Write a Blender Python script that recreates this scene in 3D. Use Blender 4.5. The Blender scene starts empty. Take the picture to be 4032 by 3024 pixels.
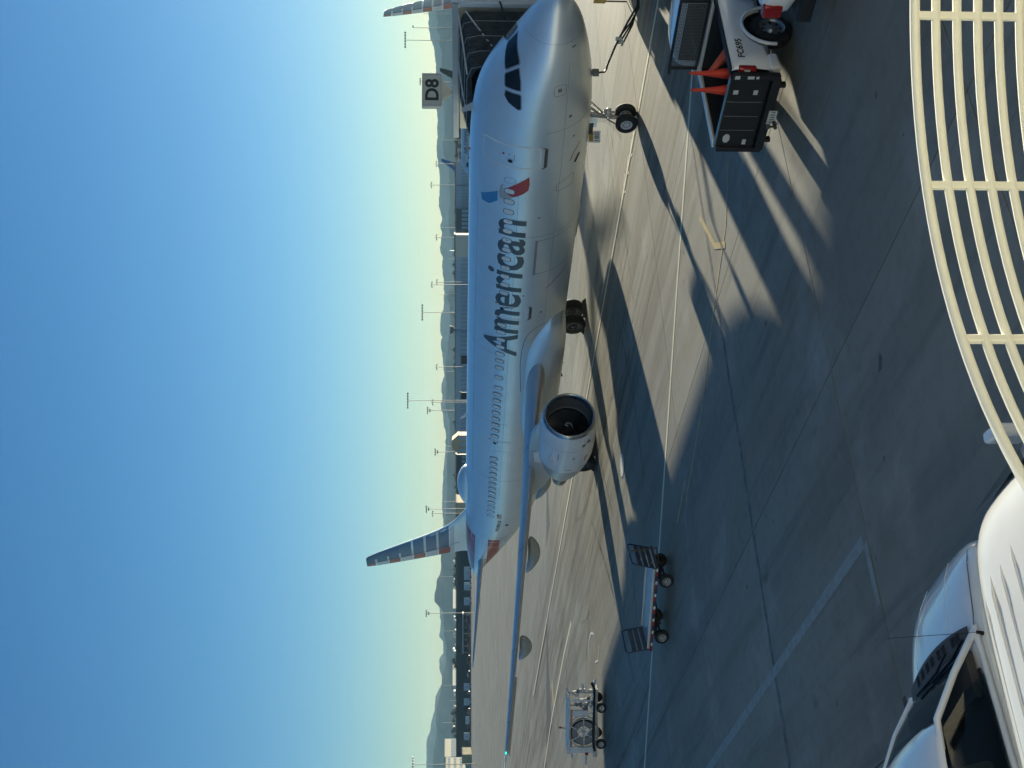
import bpy, bmesh, math, random
from mathutils import Vector, Matrix
R = math.radians
scene = bpy.context.scene
COL = scene.collection

# ------------------------------------------------------------------ camera
CAM_H = 6.111
cam = bpy.data.cameras.new('camera')
cam_ob = bpy.data.objects.new('camera', cam)
COL.objects.link(cam_ob)
cam.sensor_fit = 'HORIZONTAL'
cam.sensor_width = 36.0
cam.lens = 36.0 * 4486.0 / 4032.0
cam.clip_start = 0.05
cam.clip_end = 60000.0
PITCH = R(2.652)
fwd = Vector((0, math.cos(PITCH), -math.sin(PITCH)))
wup = Vector((0, math.sin(PITCH), math.cos(PITCH)))
rgt = Vector((1, 0, 0))
# the photograph was taken with the phone on its side: image top = scene right, image left = scene up
cx, cy, cz = -wup, rgt, -fwd
cam_ob.matrix_world = Matrix(((cx.x, cy.x, cz.x, 0), (cx.y, cy.y, cz.y, 0), (cx.z, cy.z, cz.z, CAM_H), (0, 0, 0, 1)))
scene.camera = cam_ob

# ------------------------------------------------------------------ sky, sun, exposure
SUN_EL, SUN_AZ = R(6.3), R(32.9)          # azimuth measured from +Y towards +X
world = bpy.data.worlds.new('World')
scene.world = world
world.use_nodes = True
wn = world.node_tree
bg = wn.nodes['Background']
sky = wn.nodes.new('ShaderNodeTexSky')
sky.sky_type = 'NISHITA'
sky.sun_disc = False
sky.sun_elevation = SUN_EL
sky.sun_rotation = SUN_AZ
sky.altitude = 600
sky.air_density = 1.0
sky.dust_density = 0.1
sky.ozone_density = 3.5
hsv = wn.nodes.new('ShaderNodeHueSaturation')   # the clear desert air is a little deeper blue than the sky model
hsv.inputs['Saturation'].default_value = 1.10
hsv.inputs['Value'].default_value = 0.98
wn.links.new(sky.outputs['Color'], hsv.inputs['Color'])
wn.links.new(hsv.outputs['Color'], bg.inputs['Color'])
bg.inputs['Strength'].default_value = 0.05
sun_l = bpy.data.lights.new('sun', 'SUN')
sun_l.energy = 4.8
sun_l.angle = R(0.6)
sun_l.color = (1.0, 0.92, 0.70)
sun_ob = bpy.data.objects.new('sun', sun_l)
COL.objects.link(sun_ob)
to_sun = Vector((math.sin(SUN_AZ) * math.cos(SUN_EL), math.cos(SUN_AZ) * math.cos(SUN_EL), math.sin(SUN_EL)))
sun_ob.rotation_euler = to_sun.to_track_quat('Z', 'Y').to_euler()
sun_ob.location = (40, 60, 40)
vs = scene.view_settings
vs.view_transform = 'Standard'
vs.look = 'None'
vs.gamma = 1.0
vs.use_curve_mapping = False
vs.exposure = 1.70
cy_ = scene.cycles
cy_.use_denoising = True
cy_.max_bounces = 6
cy_.diffuse_bounces = 3
cy_.glossy_bounces = 4
cy_.transmission_bounces = 6
cy_.transparent_max_bounces = 8
cy_.volume_bounces = 1
cy_.caustics_reflective = False
cy_.blur_glossy = 0.6
cy_.sample_clamp_indirect = 6.0
cy_.caustics_refractive = False

# ------------------------------------------------------------------ helpers
MATS = {}
def mat(name, col=(0.5, 0.5, 0.5), rough=0.5, metal=0.0, emit=None, estr=0.0, noise=0.0, nscale=3.0, bump=0.0, bscale=40.0,
        coat=0.0, trans=0.0, vary=0.0, stretch=(1, 1, 1), spec=0.5, rvar=0.0):
    if name in MATS:
        return MATS[name]
    m = bpy.data.materials.new(name)
    m.use_nodes = True
    nt = m.node_tree
    p = nt.nodes['Principled BSDF']
    p.inputs['Base Color'].default_value = (*col, 1)
    p.inputs['Roughness'].default_value = rough
    p.inputs['Metallic'].default_value = metal
    p.inputs['Specular IOR Level'].default_value = spec
    p.inputs['Coat Weight'].default_value = coat
    p.inputs['Coat Roughness'].default_value = 0.06
    p.inputs['Transmission Weight'].default_value = trans
    if emit:
        p.inputs['Emission Color'].default_value = (*emit, 1)
        p.inputs['Emission Strength'].default_value = estr
    if noise or bump or vary or rvar:
        tc = nt.nodes.new('ShaderNodeTexCoord')
        mp = nt.nodes.new('ShaderNodeMapping')
        mp.inputs['Scale'].default_value = stretch
        nt.links.new(tc.outputs['Object'], mp.inputs['Vector'])
    if noise or vary or rvar:
        n = nt.nodes.new('ShaderNodeTexNoise')
        n.inputs['Scale'].default_value = nscale
        n.inputs['Detail'].default_value = 6
        n.inputs['Roughness'].default_value = 0.6
        nt.links.new(mp.outputs['Vector'], n.inputs['Vector'])
        mr = nt.nodes.new('ShaderNodeMapRange')
        mr.inputs['From Min'].default_value = 0.3
        mr.inputs['From Max'].default_value = 0.7
        mr.inputs['To Min'].default_value = 1 - noise
        mr.inputs['To Max'].default_value = 1 + noise * 0.6
        nt.links.new(n.outputs['Fac'], mr.inputs['Value'])
        val = mr.outputs['Result']
        if vary:
            oi = nt.nodes.new('ShaderNodeObjectInfo')
            mv = nt.nodes.new('ShaderNodeMapRange')
            mv.inputs['To Min'].default_value = 1 - vary
            mv.inputs['To Max'].default_value = 1 + vary
            nt.links.new(oi.outputs['Random'], mv.inputs['Value'])
            mm = nt.nodes.new('ShaderNodeMath'); mm.operation = 'MULTIPLY'
            nt.links.new(val, mm.inputs[0]); nt.links.new(mv.outputs['Result'], mm.inputs[1])
            val = mm.outputs[0]
        mx = nt.nodes.new('ShaderNodeVectorMath'); mx.operation = 'SCALE'
        mx.inputs[0].default_value = col
        nt.links.new(val, mx.inputs['Scale'])
        nt.links.new(mx.outputs['Vector'], p.inputs['Base Color'])
        if rvar:
            rr = nt.nodes.new('ShaderNodeMapRange')
            rr.inputs['From Min'].default_value = 0.3; rr.inputs['From Max'].default_value = 0.7
            rr.inputs['To Min'].default_value = max(0.02, rough - rvar); rr.inputs['To Max'].default_value = rough + rvar
            nt.links.new(n.outputs['Fac'], rr.inputs['Value'])
            nt.links.new(rr.outputs['Result'], p.inputs['Roughness'])
    if bump:
        n2 = nt.nodes.new('ShaderNodeTexNoise')
        n2.inputs['Scale'].default_value = bscale
        n2.inputs['Detail'].default_value = 4
        nt.links.new(mp.outputs['Vector'], n2.inputs['Vector'])
        b = nt.nodes.new('ShaderNodeBump')
        b.inputs['Strength'].default_value = bump
        b.inputs['Distance'].default_value = 0.02
        nt.links.new(n2.outputs['Fac'], b.inputs['Height'])
        nt.links.new(b.outputs['Normal'], p.inputs['Normal'])
    MATS[name] = m
    return m

class MB:
    """collects shapes; build() links them as ONE mesh object"""
    def __init__(s):
        s.v = []; s.f = []; s.mi = []; s.cur = 0
    def add(s, vs_, fs):
        o = len(s.v)
        s.v += [tuple(x) for x in vs_]
        s.f += [tuple(i + o for i in f) for f in fs]
        s.mi += [s.cur] * len(fs)
        return s
    def box(s, c, d, rz=0.0, rx=0.0, ry=0.0):
        hx, hy, hz = d[0] / 2, d[1] / 2, d[2] / 2
        M = Matrix.Translation(c) @ Matrix.Rotation(rz, 4, 'Z') @ Matrix.Rotation(ry, 4, 'Y') @ Matrix.Rotation(rx, 4, 'X')
        vs_ = [M @ Vector((x, y, z)) for x in (-hx, hx) for y in (-hy, hy) for z in (-hz, hz)]
        return s.add(vs_, [(0, 1, 3, 2), (4, 6, 7, 5), (0, 4, 5, 1), (2, 3, 7, 6), (0, 2, 6, 4), (1, 5, 7, 3)])
    def bx(s, x0, x1, y0, y1, z0, z1):
        return s.box(((x0 + x1) / 2, (y0 + y1) / 2, (z0 + z1) / 2), (abs(x1 - x0), abs(y1 - y0), abs(z1 - z0)))
    def loft(s, rings, cap0=True, cap1=True, closed=True):
        n = len(rings[0]); o = len(s.v); fs = []
        vs_ = [p for r in rings for p in r]
        for i in range(len(rings) - 1):
            for j in range(n if closed else n - 1):
                k = (j + 1) % n
                fs.append((i * n + j, i * n + k, (i + 1) * n + k, (i + 1) * n + j))
        if cap0: fs.append(tuple(reversed(range(n))))
        if cap1: fs.append(tuple((len(rings) - 1) * n + j for j in range(n)))
        return s.add(vs_, fs)
    def cyl(s, p0, p1, r0, r1=None, n=12, cap=True):
        r1 = r0 if r1 is None else r1
        p0, p1 = Vector(p0), Vector(p1)
        d = (p1 - p0).normalized()
        a = d.orthogonal().normalized(); b = d.cross(a)
        rg = lambda p, r: [p + (a * math.cos(2 * math.pi * i / n) + b * math.sin(2 * math.pi * i / n)) * r for i in range(n)]
        return s.loft([rg(p0, r0), rg(p1, r1)], cap, cap)
    def tube(s, path, r, n=8, cap=True):
        P = [Vector(p) for p in path]; rings = []; pa = None
        for i, p in enumerate(P):
            d = (P[min(i + 1, len(P) - 1)] - P[max(i - 1, 0)]).normalized()
            a = d.orthogonal().normalized() if pa is None else (pa - d * pa.dot(d)).normalized()
            pa = a; b = d.cross(a)
            rr = r[i] if isinstance(r, (list, tuple)) else r
            rings.append([p + (a * math.cos(2 * math.pi * j / n) + b * math.sin(2 * math.pi * j / n)) * rr for j in range(n)])
        return s.loft(rings, cap, cap)
    def lathe(s, prof, c=(0, 0, 0), axis=(1, 0, 0), n=32, cap0=False, cap1=False):
        ax = Vector(axis).normalized(); a = ax.orthogonal().normalized(); b = ax.cross(a); c = Vector(c)
        return s.loft([[c + ax * x + (a * math.cos(2 * math.pi * i / n) + b * math.sin(2 * math.pi * i / n)) * r for i in range(n)] for x, r in prof], cap0, cap1)
    def prism(s, poly, off):
        off = Vector(off); P = [Vector(p) for p in poly]; n = len(P)
        fs = [tuple(range(n)), tuple(reversed(range(n, 2 * n)))] + [(i + n, (i + 1) % n + n, (i + 1) % n, i) for i in range(n)]
        return s.add(P + [p + off for p in P], fs)
    def build(s, name, m=None, parent=None, smooth=None, bevel=0.0, bseg=2, sub=0):
        me = bpy.data.meshes.new(name)
        me.from_pydata(s.v, [], s.f)
        ms = m if isinstance(m, (list, tuple)) else [m]
        for x in ms:
            if x: me.materials.append(x)
        if len(ms) > 1:
            me.polygons.foreach_set('material_index', s.mi)
        bm = bmesh.new(); bm.from_mesh(me)
        bmesh.ops.recalc_face_normals(bm, faces=bm.faces)
        bm.to_mesh(me); bm.free()
        if smooth is not None:
            me.polygons.foreach_set('use_smooth', [True] * len(me.polygons))
            if smooth < 180: me.set_sharp_from_angle(angle=R(smooth))
        me.update()
        o = bpy.data.objects.new(name, me)
        COL.objects.link(o)
        if parent: o.parent = parent
        if bevel:
            b = o.modifiers.new('bevel', 'BEVEL'); b.width = bevel; b.segments = bseg; b.limit_method = 'ANGLE'; b.angle_limit = R(35)
            b.harden_normals = False
            if smooth is None:
                me.polygons.foreach_set('use_smooth', [True] * len(me.polygons)); me.set_sharp_from_angle(angle=R(40))
        if sub:
            q = o.modifiers.new('sub', 'SUBSURF'); q.levels = sub; q.render_levels = sub
        return o

def empty(name, loc=(0, 0, 0), rz=0.0):
    o = bpy.data.objects.new(name, None)
    COL.objects.link(o)
    o.location = loc; o.rotation_euler = (0, 0, rz); o.empty_display_size = 0.2
    return o
def tag(o, label=None, cat=None, group=None, kind=None):
    if label: o['label'] = label
    if cat: o['category'] = cat
    if group: o['group'] = group
    if kind: o['kind'] = kind
    return o
def dup(o, parent=None):
    c = o.copy(); COL.objects.link(c); c.parent = parent
    for ch in list(o.children): dup(ch, c)
    return c
def pchip(xs, ys):
    n = len(xs); h = [xs[i + 1] - xs[i] for i in range(n - 1)]; d = [(ys[i + 1] - ys[i]) / h[i] for i in range(n - 1)]
    m = [d[0]] + [0 if d[i - 1] * d[i] <= 0 else 2 * d[i - 1] * d[i] / (d[i - 1] + d[i]) for i in range(1, n - 1)] + [d[-1]]
    def f(x):
        x = min(max(x, xs[0]), xs[-1]); i = 0
        while i < n - 2 and x > xs[i + 1]: i += 1
        t = (x - xs[i]) / h[i]; t2 = t * t; t3 = t2 * t
        return ys[i] * (2 * t3 - 3 * t2 + 1) + h[i] * m[i] * (t3 - 2 * t2 + t) + ys[i + 1] * (-2 * t3 + 3 * t2) + h[i] * m[i + 1] * (t3 - t2)
    return f
def text_poly(txt, size=1.0, bold=0.0, shear=0.0, align='LEFT', spacing=1.0):
    """flat text as (verts2d, faces), from the built-in font"""
    cu = bpy.data.curves.new('txt', 'FONT'); cu.body = txt; cu.size = size; cu.offset = bold; cu.shear = shear
    cu.align_x = align; cu.resolution_u = 3; cu.fill_mode = 'FRONT'; cu.space_character = spacing
    o = bpy.data.objects.new('txt', cu); COL.objects.link(o)
    dg = bpy.context.evaluated_depsgraph_get(); dg.update()
    me = bpy.data.meshes.new_from_object(o.evaluated_get(dg))
    vs_ = [(v.co.x, v.co.y) for v in me.vertices]; fs = [tuple(p.vertices) for p in me.polygons]
    bpy.data.objects.remove(o); bpy.data.curves.remove(cu); bpy.data.meshes.remove(me)
    return vs_, fs
def fit2d(vf, x0, x1, y0, y1):
    vs_, fs = vf
    ax, bx_ = min(v[0] for v in vs_), max(v[0] for v in vs_); ay, by = min(v[1] for v in vs_), max(v[1] for v in vs_)
    return [(x0 + (v[0] - ax) / (bx_ - ax) * (x1 - x0), y0 + (v[1] - ay) / (by - ay) * (y1 - y0)) for v in vs_], fs
def flat_text(name, txt, origin, xdir, ydir, width, height, m, parent, bold=0.0, off=0.003):
    """lettering printed on a flat plate: spans width x height from origin"""
    vs_, fs = fit2d(text_poly(txt, 1.0, bold), 0, width, 0, height)
    o, X, Y = Vector(origin), Vector(xdir).normalized(), Vector(ydir).normalized(); N = X.cross(Y) * off
    b = MB(); b.add([o + X * x + Y * y + N for x, y in vs_], fs)
    return b.build(name, m, parent)
# ------------------------------------------------------------------ ground
def concrete(name, base, dark, local=False):
    m = bpy.data.materials.new(name); m.use_nodes = True
    nt = m.node_tree; N = nt.nodes; L = nt.links
    p = N['Principled BSDF']
    geo = N.new('ShaderNodeNewGeometry')
    mp = N.new('ShaderNodeMapping'); mp.vector_type = 'POINT'
    mp.inputs['Rotation'].default_value = (0, 0, R(-122.5))
    L.new(geo.outputs['Position'], mp.inputs['Vector'])
    def noise(sc, det, stretch, rough=0.6):
        q = N.new('ShaderNodeMapping'); q.inputs['Scale'].default_value = stretch
        L.new(mp.outputs['Vector'], q.inputs['Vector'])
        t = N.new('ShaderNodeTexNoise'); t.inputs['Scale'].default_value = sc; t.inputs['Detail'].default_value = det; t.inputs['Roughness'].default_value = rough
        L.new(q.outputs['Vector'], t.inputs['Vector'])
        return t.outputs['Fac']
    def ramp(v, a, b):
        r = N.new('ShaderNodeMapRange'); r.inputs['From Min'].default_value = a; r.inputs['From Max'].default_value = b
        L.new(v, r.inputs['Value']); return r.outputs['Result']
    def mix(a, b, f):
        x = N.new('ShaderNodeMix'); x.data_type = 'RGBA'
        for i, s_ in ((6, a), (7, b)):
            if isinstance(s_, tuple): x.inputs[i].default_value = (*s_, 1)
            else: L.new(s_, x.inputs[i])
        if isinstance(f, float): x.inputs[0].default_value = f
        else: L.new(f, x.inputs[0])
        return x.outputs[2]
    def mul(a, f):
        q = N.new('ShaderNodeMath'); q.operation = 'MULTIPLY'; L.new(a, q.inputs[0])
        if isinstance(f, float): q.inputs[1].default_value = f
        else: L.new(f, q.inputs[1])
        return q.outputs[0]
    big = noise(0.09, 5, (1, 1, 1)); fine = noise(3.0, 8, (1, 1, 1), 0.7); grit = noise(60.0, 3, (1, 1, 1))
    streak = noise(0.55, 6, (0.10, 1.6, 1)); streak2 = noise(1.6, 5, (0.06, 1.3, 1)); blot = noise(0.35, 6, (1, 1, 1))
    spots = noise(1.3, 2, (0.45, 1.0, 1), 0.4)
    c = mix(base, dark, mul(ramp(big, 0.35, 0.7), 0.55))
    c = mix(c, tuple(x * 0.55 for x in base), mul(ramp(streak, 0.48, 0.70), 0.75))
    c = mix(c, (0.07, 0.065, 0.06), mul(ramp(streak2, 0.56, 0.76), 0.6))
    c = mix(c, (0.42, 0.41, 0.37), mul(ramp(blot, 0.55, 0.72), 0.5))
    c = mix(c, (0.08, 0.07, 0.06), mul(ramp(spots, 0.70, 0.78), 0.5))
    c = mix(c, tuple(x * 0.7 for x in dark), mul(ramp(fine, 0.5, 0.8), 0.4))
    # rubber and oil built up along the stand's centre line
    sx = N.new('ShaderNodeSeparateXYZ'); L.new(mp.outputs['Vector'], sx.inputs[0])
    ad = N.new('ShaderNodeMath'); ad.operation = 'ADD'; ad.inputs[1].default_value = 25.6; L.new(sx.outputs['Y'], ad.inputs[0])
    ab = N.new('ShaderNodeMath'); ab.operation = 'ABSOLUTE'; L.new(ad.outputs[0], ab.inputs[0])
    bm_ = N.new('ShaderNodeMapRange'); bm_.inputs['From Min'].default_value = 10.0; bm_.inputs['From Max'].default_value = 4.0; L.new(ab.outputs[0], bm_.inputs['Value'])
    st3 = noise(0.9, 7, (0.09, 1.2, 1), 0.65)
    c = mix(c, (0.085, 0.068, 0.045), mul(mul(ramp(st3, 0.42, 0.64), bm_.outputs['Result']), 0.80))
    warm = noise(0.22, 4, (0.5, 1, 1))
    c = mix(c, (0.20, 0.155, 0.10), mul(ramp(warm, 0.50, 0.72), 0.45))
    oi = N.new('ShaderNodeObjectInfo')
    mv = N.new('ShaderNodeMapRange'); mv.inputs['To Min'].default_value = 0.90; mv.inputs['To Max'].default_value = 1.08
    L.new(oi.outputs['Random'], mv.inputs['Value'])
    sc = N.new('ShaderNodeVectorMath'); sc.operation = 'SCALE'
    L.new(c, sc.inputs[0]); L.new(mv.outputs['Result'], sc.inputs['Scale'])
    L.new(sc.outputs['Vector'], p.inputs['Base Color'])
    p.inputs['Specular IOR Level'].default_value = 0.22
    rr = N.new('ShaderNodeMapRange'); rr.inputs['To Min'].default_value = 0.5; rr.inputs['To Max'].default_value = 0.9
    L.new(fine, rr.inputs['Value']); L.new(rr.outputs['Result'], p.inputs['Roughness'])
    b = N.new('ShaderNodeBump'); b.inputs['Strength'].default_value = 0.25; b.inputs['Distance'].default_value = 0.006
    L.new(grit, b.inputs['Height']); L.new(b.outputs['Normal'], p.inputs['Normal'])
    return m
M_conc = concrete('concrete', (0.285, 0.275, 0.232), (0.172, 0.170, 0.150))
E1 = Vector((math.cos(R(123.4)), math.sin(R(123.4)), 0)); E2 = Vector((math.cos(R(33.4)), math.sin(R(33.4)), 0))
def grid(e1, e2, z=0.0):
    p = E1 * e1 + E2 * e2; return (p.x, p.y, z)
gm = MB()
gm.add([(-8550, -380, -0.025), (8550, -380, -0.025), (8550, 8350, -0.025), (-8550, 8350, -0.025)], [(0, 1, 2, 3)])
ground = gm.build('ground', M_conc); tag(ground, kind='structure')
apron = empty('apron'); tag(apron, kind='structure')
b = MB(); b.add([(-40, 3, -.014), (36, 3, -.014), (36, 80, -.014), (-40, 80, -.014)], [(0, 1, 2, 3)]); b.build('joint_sealant', mat('sealant', (.028, .028, .03), .7), apron)
SLAB = 6.0; GAP = 0.026
sm = MB(); sm.box((0, 0, -0.01), (SLAB - GAP, SLAB - GAP, 0.02))
slab0 = None; nsl = 0
for i in range(-4, 16):
    for j in range(-9, 9):
        e1, e2 = 9.3 + 6.0 * i + 3, 10.36 + 6.0 * j + 3
        x, y, _ = grid(e1, e2)
        if not (4 < y < 78 and abs(x) < y * 0.36 + 9): continue
        if slab0 is None:
            slab0 = sm.build('slab', M_conc, apron, bevel=0.0); o = slab0
        else:
            o = slab0.copy(); COL.objects.link(o); o.parent = apron
        o.location = (x, y, 0); o.rotation_euler = (0, 0, R(33.4)); nsl += 1

# painted markings: thin worn sheets just above the slabs
def paint(name, col, wear=0.5, rough=0.6):
    m = bpy.data.materials.new(name); m.use_nodes = True; nt = m.node_tree; N = nt.nodes; L = nt.links
    p = N['Principled BSDF']; p.inputs['Base Color'].default_value = (*col, 1); p.inputs['Roughness'].default_value = rough
    g = N.new('ShaderNodeNewGeometry')
    t = N.new('ShaderNodeTexNoise'); t.inputs['Scale'].default_value = 4.0; t.inputs['Detail'].default_value = 8; t.inputs['Roughness'].default_value = 0.75
    L.new(g.outputs['Position'], t.inputs['Vector'])
    r = N.new('ShaderNodeMapRange'); r.inputs['From Min'].default_value = wear - 0.1; r.inputs['From Max'].default_value = wear + 0.1
    L.new(t.outputs['Fac'], r.inputs['Value'])
    x = N.new('ShaderNodeMix'); x.data_type = 'RGBA'
    x.inputs[6].default_value = (*col, 1); x.inputs[7].default_value = (0.24, 0.225, 0.19, 1)
    L.new(r.outputs['Result'], x.inputs[0]); L.new(x.outputs[2], p.inputs['Base Color'])
    return m
P_white = paint('paint_white', (0.74, 0.72, 0.64), 0.62); P_yel = paint('paint_yellow', (0.55, 0.40, 0.13), 0.56)
P_cream = paint('paint_cream', (0.74, 0.68, 0.48), 0.66); P_faint = paint('paint_faint', (0.30, 0.32, 0.31), 0.55)
P_blk = paint('paint_black', (0.045, 0.045, 0.05), 0.56); P_tar = paint('tar', (0.07, 0.07, 0.07), 0.55)
def stripe(name, pts, w, m, z=0.004):
    b = MB(); P = [Vector((x, y, 0)) for x, y in pts]; vs_ = []
    for i, q in enumerate(P):
        d = (P[min(i + 1, len(P) - 1)] - P[max(i - 1, 0)]).normalized(); n = Vector((-d.y, d.x, 0)) * w / 2
        vs_ += [q + n + Vector((0, 0, z)), q - n + Vector((0, 0, z))]
    b.add(vs_, [(2 * i, 2 * i + 1, 2 * i + 3, 2 * i + 2) for i in range(len(P) - 1)])
    o = b.build(name, m, apron)
    return o

def stain_mat(name, col, amt, sc=1.5):
    m = bpy.data.materials.new(name); m.use_nodes = True; nt = m.node_tree; N = nt.nodes; L = nt.links
    p = N['Principled BSDF']; p.inputs['Base Color'].default_value = (*col, 1); p.inputs['Roughness'].default_value = .8; p.inputs['Specular IOR Level'].default_value = .1
    g = N.new('ShaderNodeNewGeometry'); t = N.new('ShaderNodeTexNoise'); t.inputs['Scale'].default_value = sc; t.inputs['Detail'].default_value = 8; t.inputs['Roughness'].default_value = .7
    L.new(g.outputs['Position'], t.inputs['Vector'])
    r = N.new('ShaderNodeMapRange'); r.inputs['From Min'].default_value = .36; r.inputs['From Max'].default_value = .66; r.inputs['To Max'].default_value = amt
    L.new(t.outputs['Fac'], r.inputs['Value']); L.new(r.outputs['Result'], p.inputs['Alpha'])
    return m
M_scuff = stain_mat('tyre_scuff', (.035, .035, .035), .34); M_oil = stain_mat('oil_stain', (.05, .05, .05), .55, 3.0); M_leak = stain_mat('water_stain', (.10, .085, .06), .6, .9)
sr = random.Random(21)
zz_ = .0022
for i in range(30):                        # tyre marks, mostly along the stand
    y = sr.uniform(36, 70); x = sr.uniform(-.30, .26) * y; L_ = sr.uniform(4, 16); a0 = R(sr.choice((122, 122, 118, 128, 34, 40, 70, 150)) + sr.uniform(-9, 9)); cur = sr.uniform(-.06, .06)
    zz_ += .00002; P = []; a = a0; p = Vector((x, y))
    for k in range(10):
        P.append((p.x, p.y)); p = p + Vector((math.cos(a), math.sin(a))) * L_ / 9; a += cur
    stripe('tyre_mark', P, sr.uniform(.10, .24), M_scuff, zz_)
for i in range(70):                        # oil drips and leaks
    y = sr.uniform(15, 60); x = sr.uniform(-.30, .32) * y; r_ = sr.uniform(.02, .07) * (1 if sr.random() < .9 else 2.0); zz_ += .00002
    b = MB(); b.add([(x + r_ * 1.0 * math.cos(t) * (1 + .25 * math.sin(3 * t + i)), y + r_ * .8 * math.sin(t) * (1 + .25 * math.cos(2 * t + i)), zz_) for t in [2 * math.pi * k / 14 for k in range(14)]], [tuple(range(14))])
    b.build('oil_spot', M_oil, apron)
# ------------------------------------------------------------------ the airliner (local frame: x aft from nose, y starboard, z up)
PL_HD = R(122.427); PL_NOSE = (11.864, 34.711, 0.0)
plane = empty('airliner', PL_NOSE, PL_HD)
tag(plane, 'large silver airliner reading American, parked nose right with a striped blue and red tail', 'airplane')
ZC = 3.68
FT = [(0, -.62, -.66, .03), (.1, -.33, -.95, .31), (.3, -.06, -1.15, .56), (.6, .18, -1.32, .82), (1, .42, -1.48, 1.07), (1.5, .70, -1.63, 1.30), (2, 1.03, -1.75, 1.48), (2.5, 1.36, -1.85, 1.62), (3, 1.62, -1.92, 1.73), (3.5, 1.80, -1.97, 1.81), (4, 1.91, -2.01, 1.87), (5, 2.02, -2.05, 1.94), (6, 2.06, -2.07, 1.97), (7, 2.07, -2.07, 1.975), (18, 2.07, -2.07, 1.975), (30, 2.07, -2.07, 1.975), (32, 2.07, -1.95, 1.96), (34, 2.07, -1.6, 1.9), (36, 2.06, -1.1, 1.78), (38, 2.04, -.5, 1.55), (40, 1.98, .12, 1.22), (42, 1.85, .72, .83), (43.5, 1.66, 1.08, .5), (44.2, 1.5, 1.18, .3), (44.51, 1.40, 1.22, .14)]
_fx = [r[0] for r in FT]
f_top, f_bot, f_hw = (pchip(_fx, [r[k] for r in FT]) for k in (1, 2, 3))
def fsec(s_):
    a, b, w = f_top(s_), f_bot(s_), f_hw(s_)
    return ZC + (a + b) / 2, (a - b) / 2, w
def fpt(s_, th, off=0.0):
    c, hh, w = fsec(s_)
    return Vector((s_, (w + off) * math.cos(th), c + (hh + off) * math.sin(th)))
def fth(s_, z):
    c, hh, w = fsec(s_); return math.asin(max(-1, min(1, (z - c) / hh)))
def fz(s_, z, off=0.0): return fpt(s_, fth(s_, z), off)
def frings(ss, n=72): return [[fpt(s_, 2 * math.pi * j / n) for j in range(n)] for s_ in ss]

def livery(name, col, metal, rough):
    """mica-silver aircraft paint with panel tone and fine dirt"""
    m = bpy.data.materials.new(name); m.use_nodes = True; nt = m.node_tree; N = nt.nodes; L = nt.links
    p = N['Principled BSDF']; p.inputs['Metallic'].default_value = metal
    p.inputs['Coat Weight'].default_value = 0.15; p.inputs['Coat Roughness'].default_value = 0.30
    tc = N.new('ShaderNodeTexCoord')
    br = N.new('ShaderNodeTexVoronoi'); br.feature = 'F1'; br.inputs['Scale'].default_value = 0.55
    L.new(tc.outputs['Object'], br.inputs['Vector'])
    sep = N.new('ShaderNodeSeparateColor'); L.new(br.outputs['Color'], sep.inputs['Color'])
    mr = N.new('ShaderNodeMapRange'); mr.inputs['To Min'].default_value = 0.985; mr.inputs['To Max'].default_value = 1.01
    L.new(sep.outputs['Red'], mr.inputs['Value'])
    nz = N.new('ShaderNodeTexNoise'); nz.inputs['Scale'].default_value = 1.2; nz.inputs['Detail'].default_value = 3; nz.inputs['Roughness'].default_value = 0.65
    L.new(tc.outputs['Object'], nz.inputs['Vector'])
    m2 = N.new('ShaderNodeMapRange'); m2.inputs['From Min'].default_value = 0.3; m2.inputs['From Max'].default_value = 0.75; m2.inputs['To Min'].default_value = 1.02; m2.inputs['To Max'].default_value = 0.95
    L.new(nz.outputs['Fac'], m2.inputs['Value'])
    mu = N.new('ShaderNodeMath'); mu.operation = 'MULTIPLY'; L.new(mr.outputs['Result'], mu.inputs[0]); L.new(m2.outputs['Result'], mu.inputs[1])
    sc = N.new('ShaderNodeVectorMath'); sc.operation = 'SCALE'; sc.inputs[0].default_value = col
    L.new(mu.outputs[0], sc.inputs['Scale']); L.new(sc.outputs['Vector'], p.inputs['Base Color'])
    m3 = N.new('ShaderNodeMapRange'); m3.inputs['To Min'].default_value = rough - 0.02; m3.inputs['To Max'].default_value = rough + 0.04
    L.new(nz.outputs['Fac'], m3.inputs['Value']); L.new(m3.outputs['Result'], p.inputs['Roughness'])
    return m
M_sil = livery('silver_paint', (0.86, 0.94, 0.98), 0.56, 0.34)
M_wing = livery('wing_paint', (0.52, 0.55, 0.58), 0.35, 0.33)
M_white = mat('aircraft_white', (0.78, 0.79, 0.80), 0.25, 0, coat=0.3, noise=0.05, nscale=2)
M_line = mat('panel_line', (0.16, 0.17, 0.18), 0.6)
M_wline = mat('door_outline_white', (0.93, 0.94, 0.94), 0.7)
M_txt = mat('livery_slate', (0.075, 0.095, 0.115), 0.35, coat=0.2)
M_blue = mat('livery_blue', (0.03, 0.17, 0.42), 0.3, coat=0.3, noise=0.25, nscale=0.7, stretch=(0.6, 1, 3))
M_lblue = mat('livery_light_blue', (0.06, 0.27, 0.55), 0.3, coat=0.3)
M_red = mat('livery_red', (0.50, 0.025, 0.022), 0.3, coat=0.3, noise=0.15, nscale=1)
M_grey = mat('livery_grey', (0.42, 0.45, 0.48), 0.3, coat=0.3)
M_glass = mat('dark_glass', (0.012, 0.014, 0.016), 0.06, spec=0.8)
M_blk = mat('black_rubber', (0.018, 0.018, 0.019), 0.75, noise=0.3, nscale=8)
M_tyre = mat('tyre', (0.016, 0.016, 0.017), 0.8, noise=0.4, nscale=14, bump=0.2, bscale=60)
M_met = mat('bare_metal', (0.45, 0.45, 0.46), 0.35, 0.9, noise=0.25, nscale=5)
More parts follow.
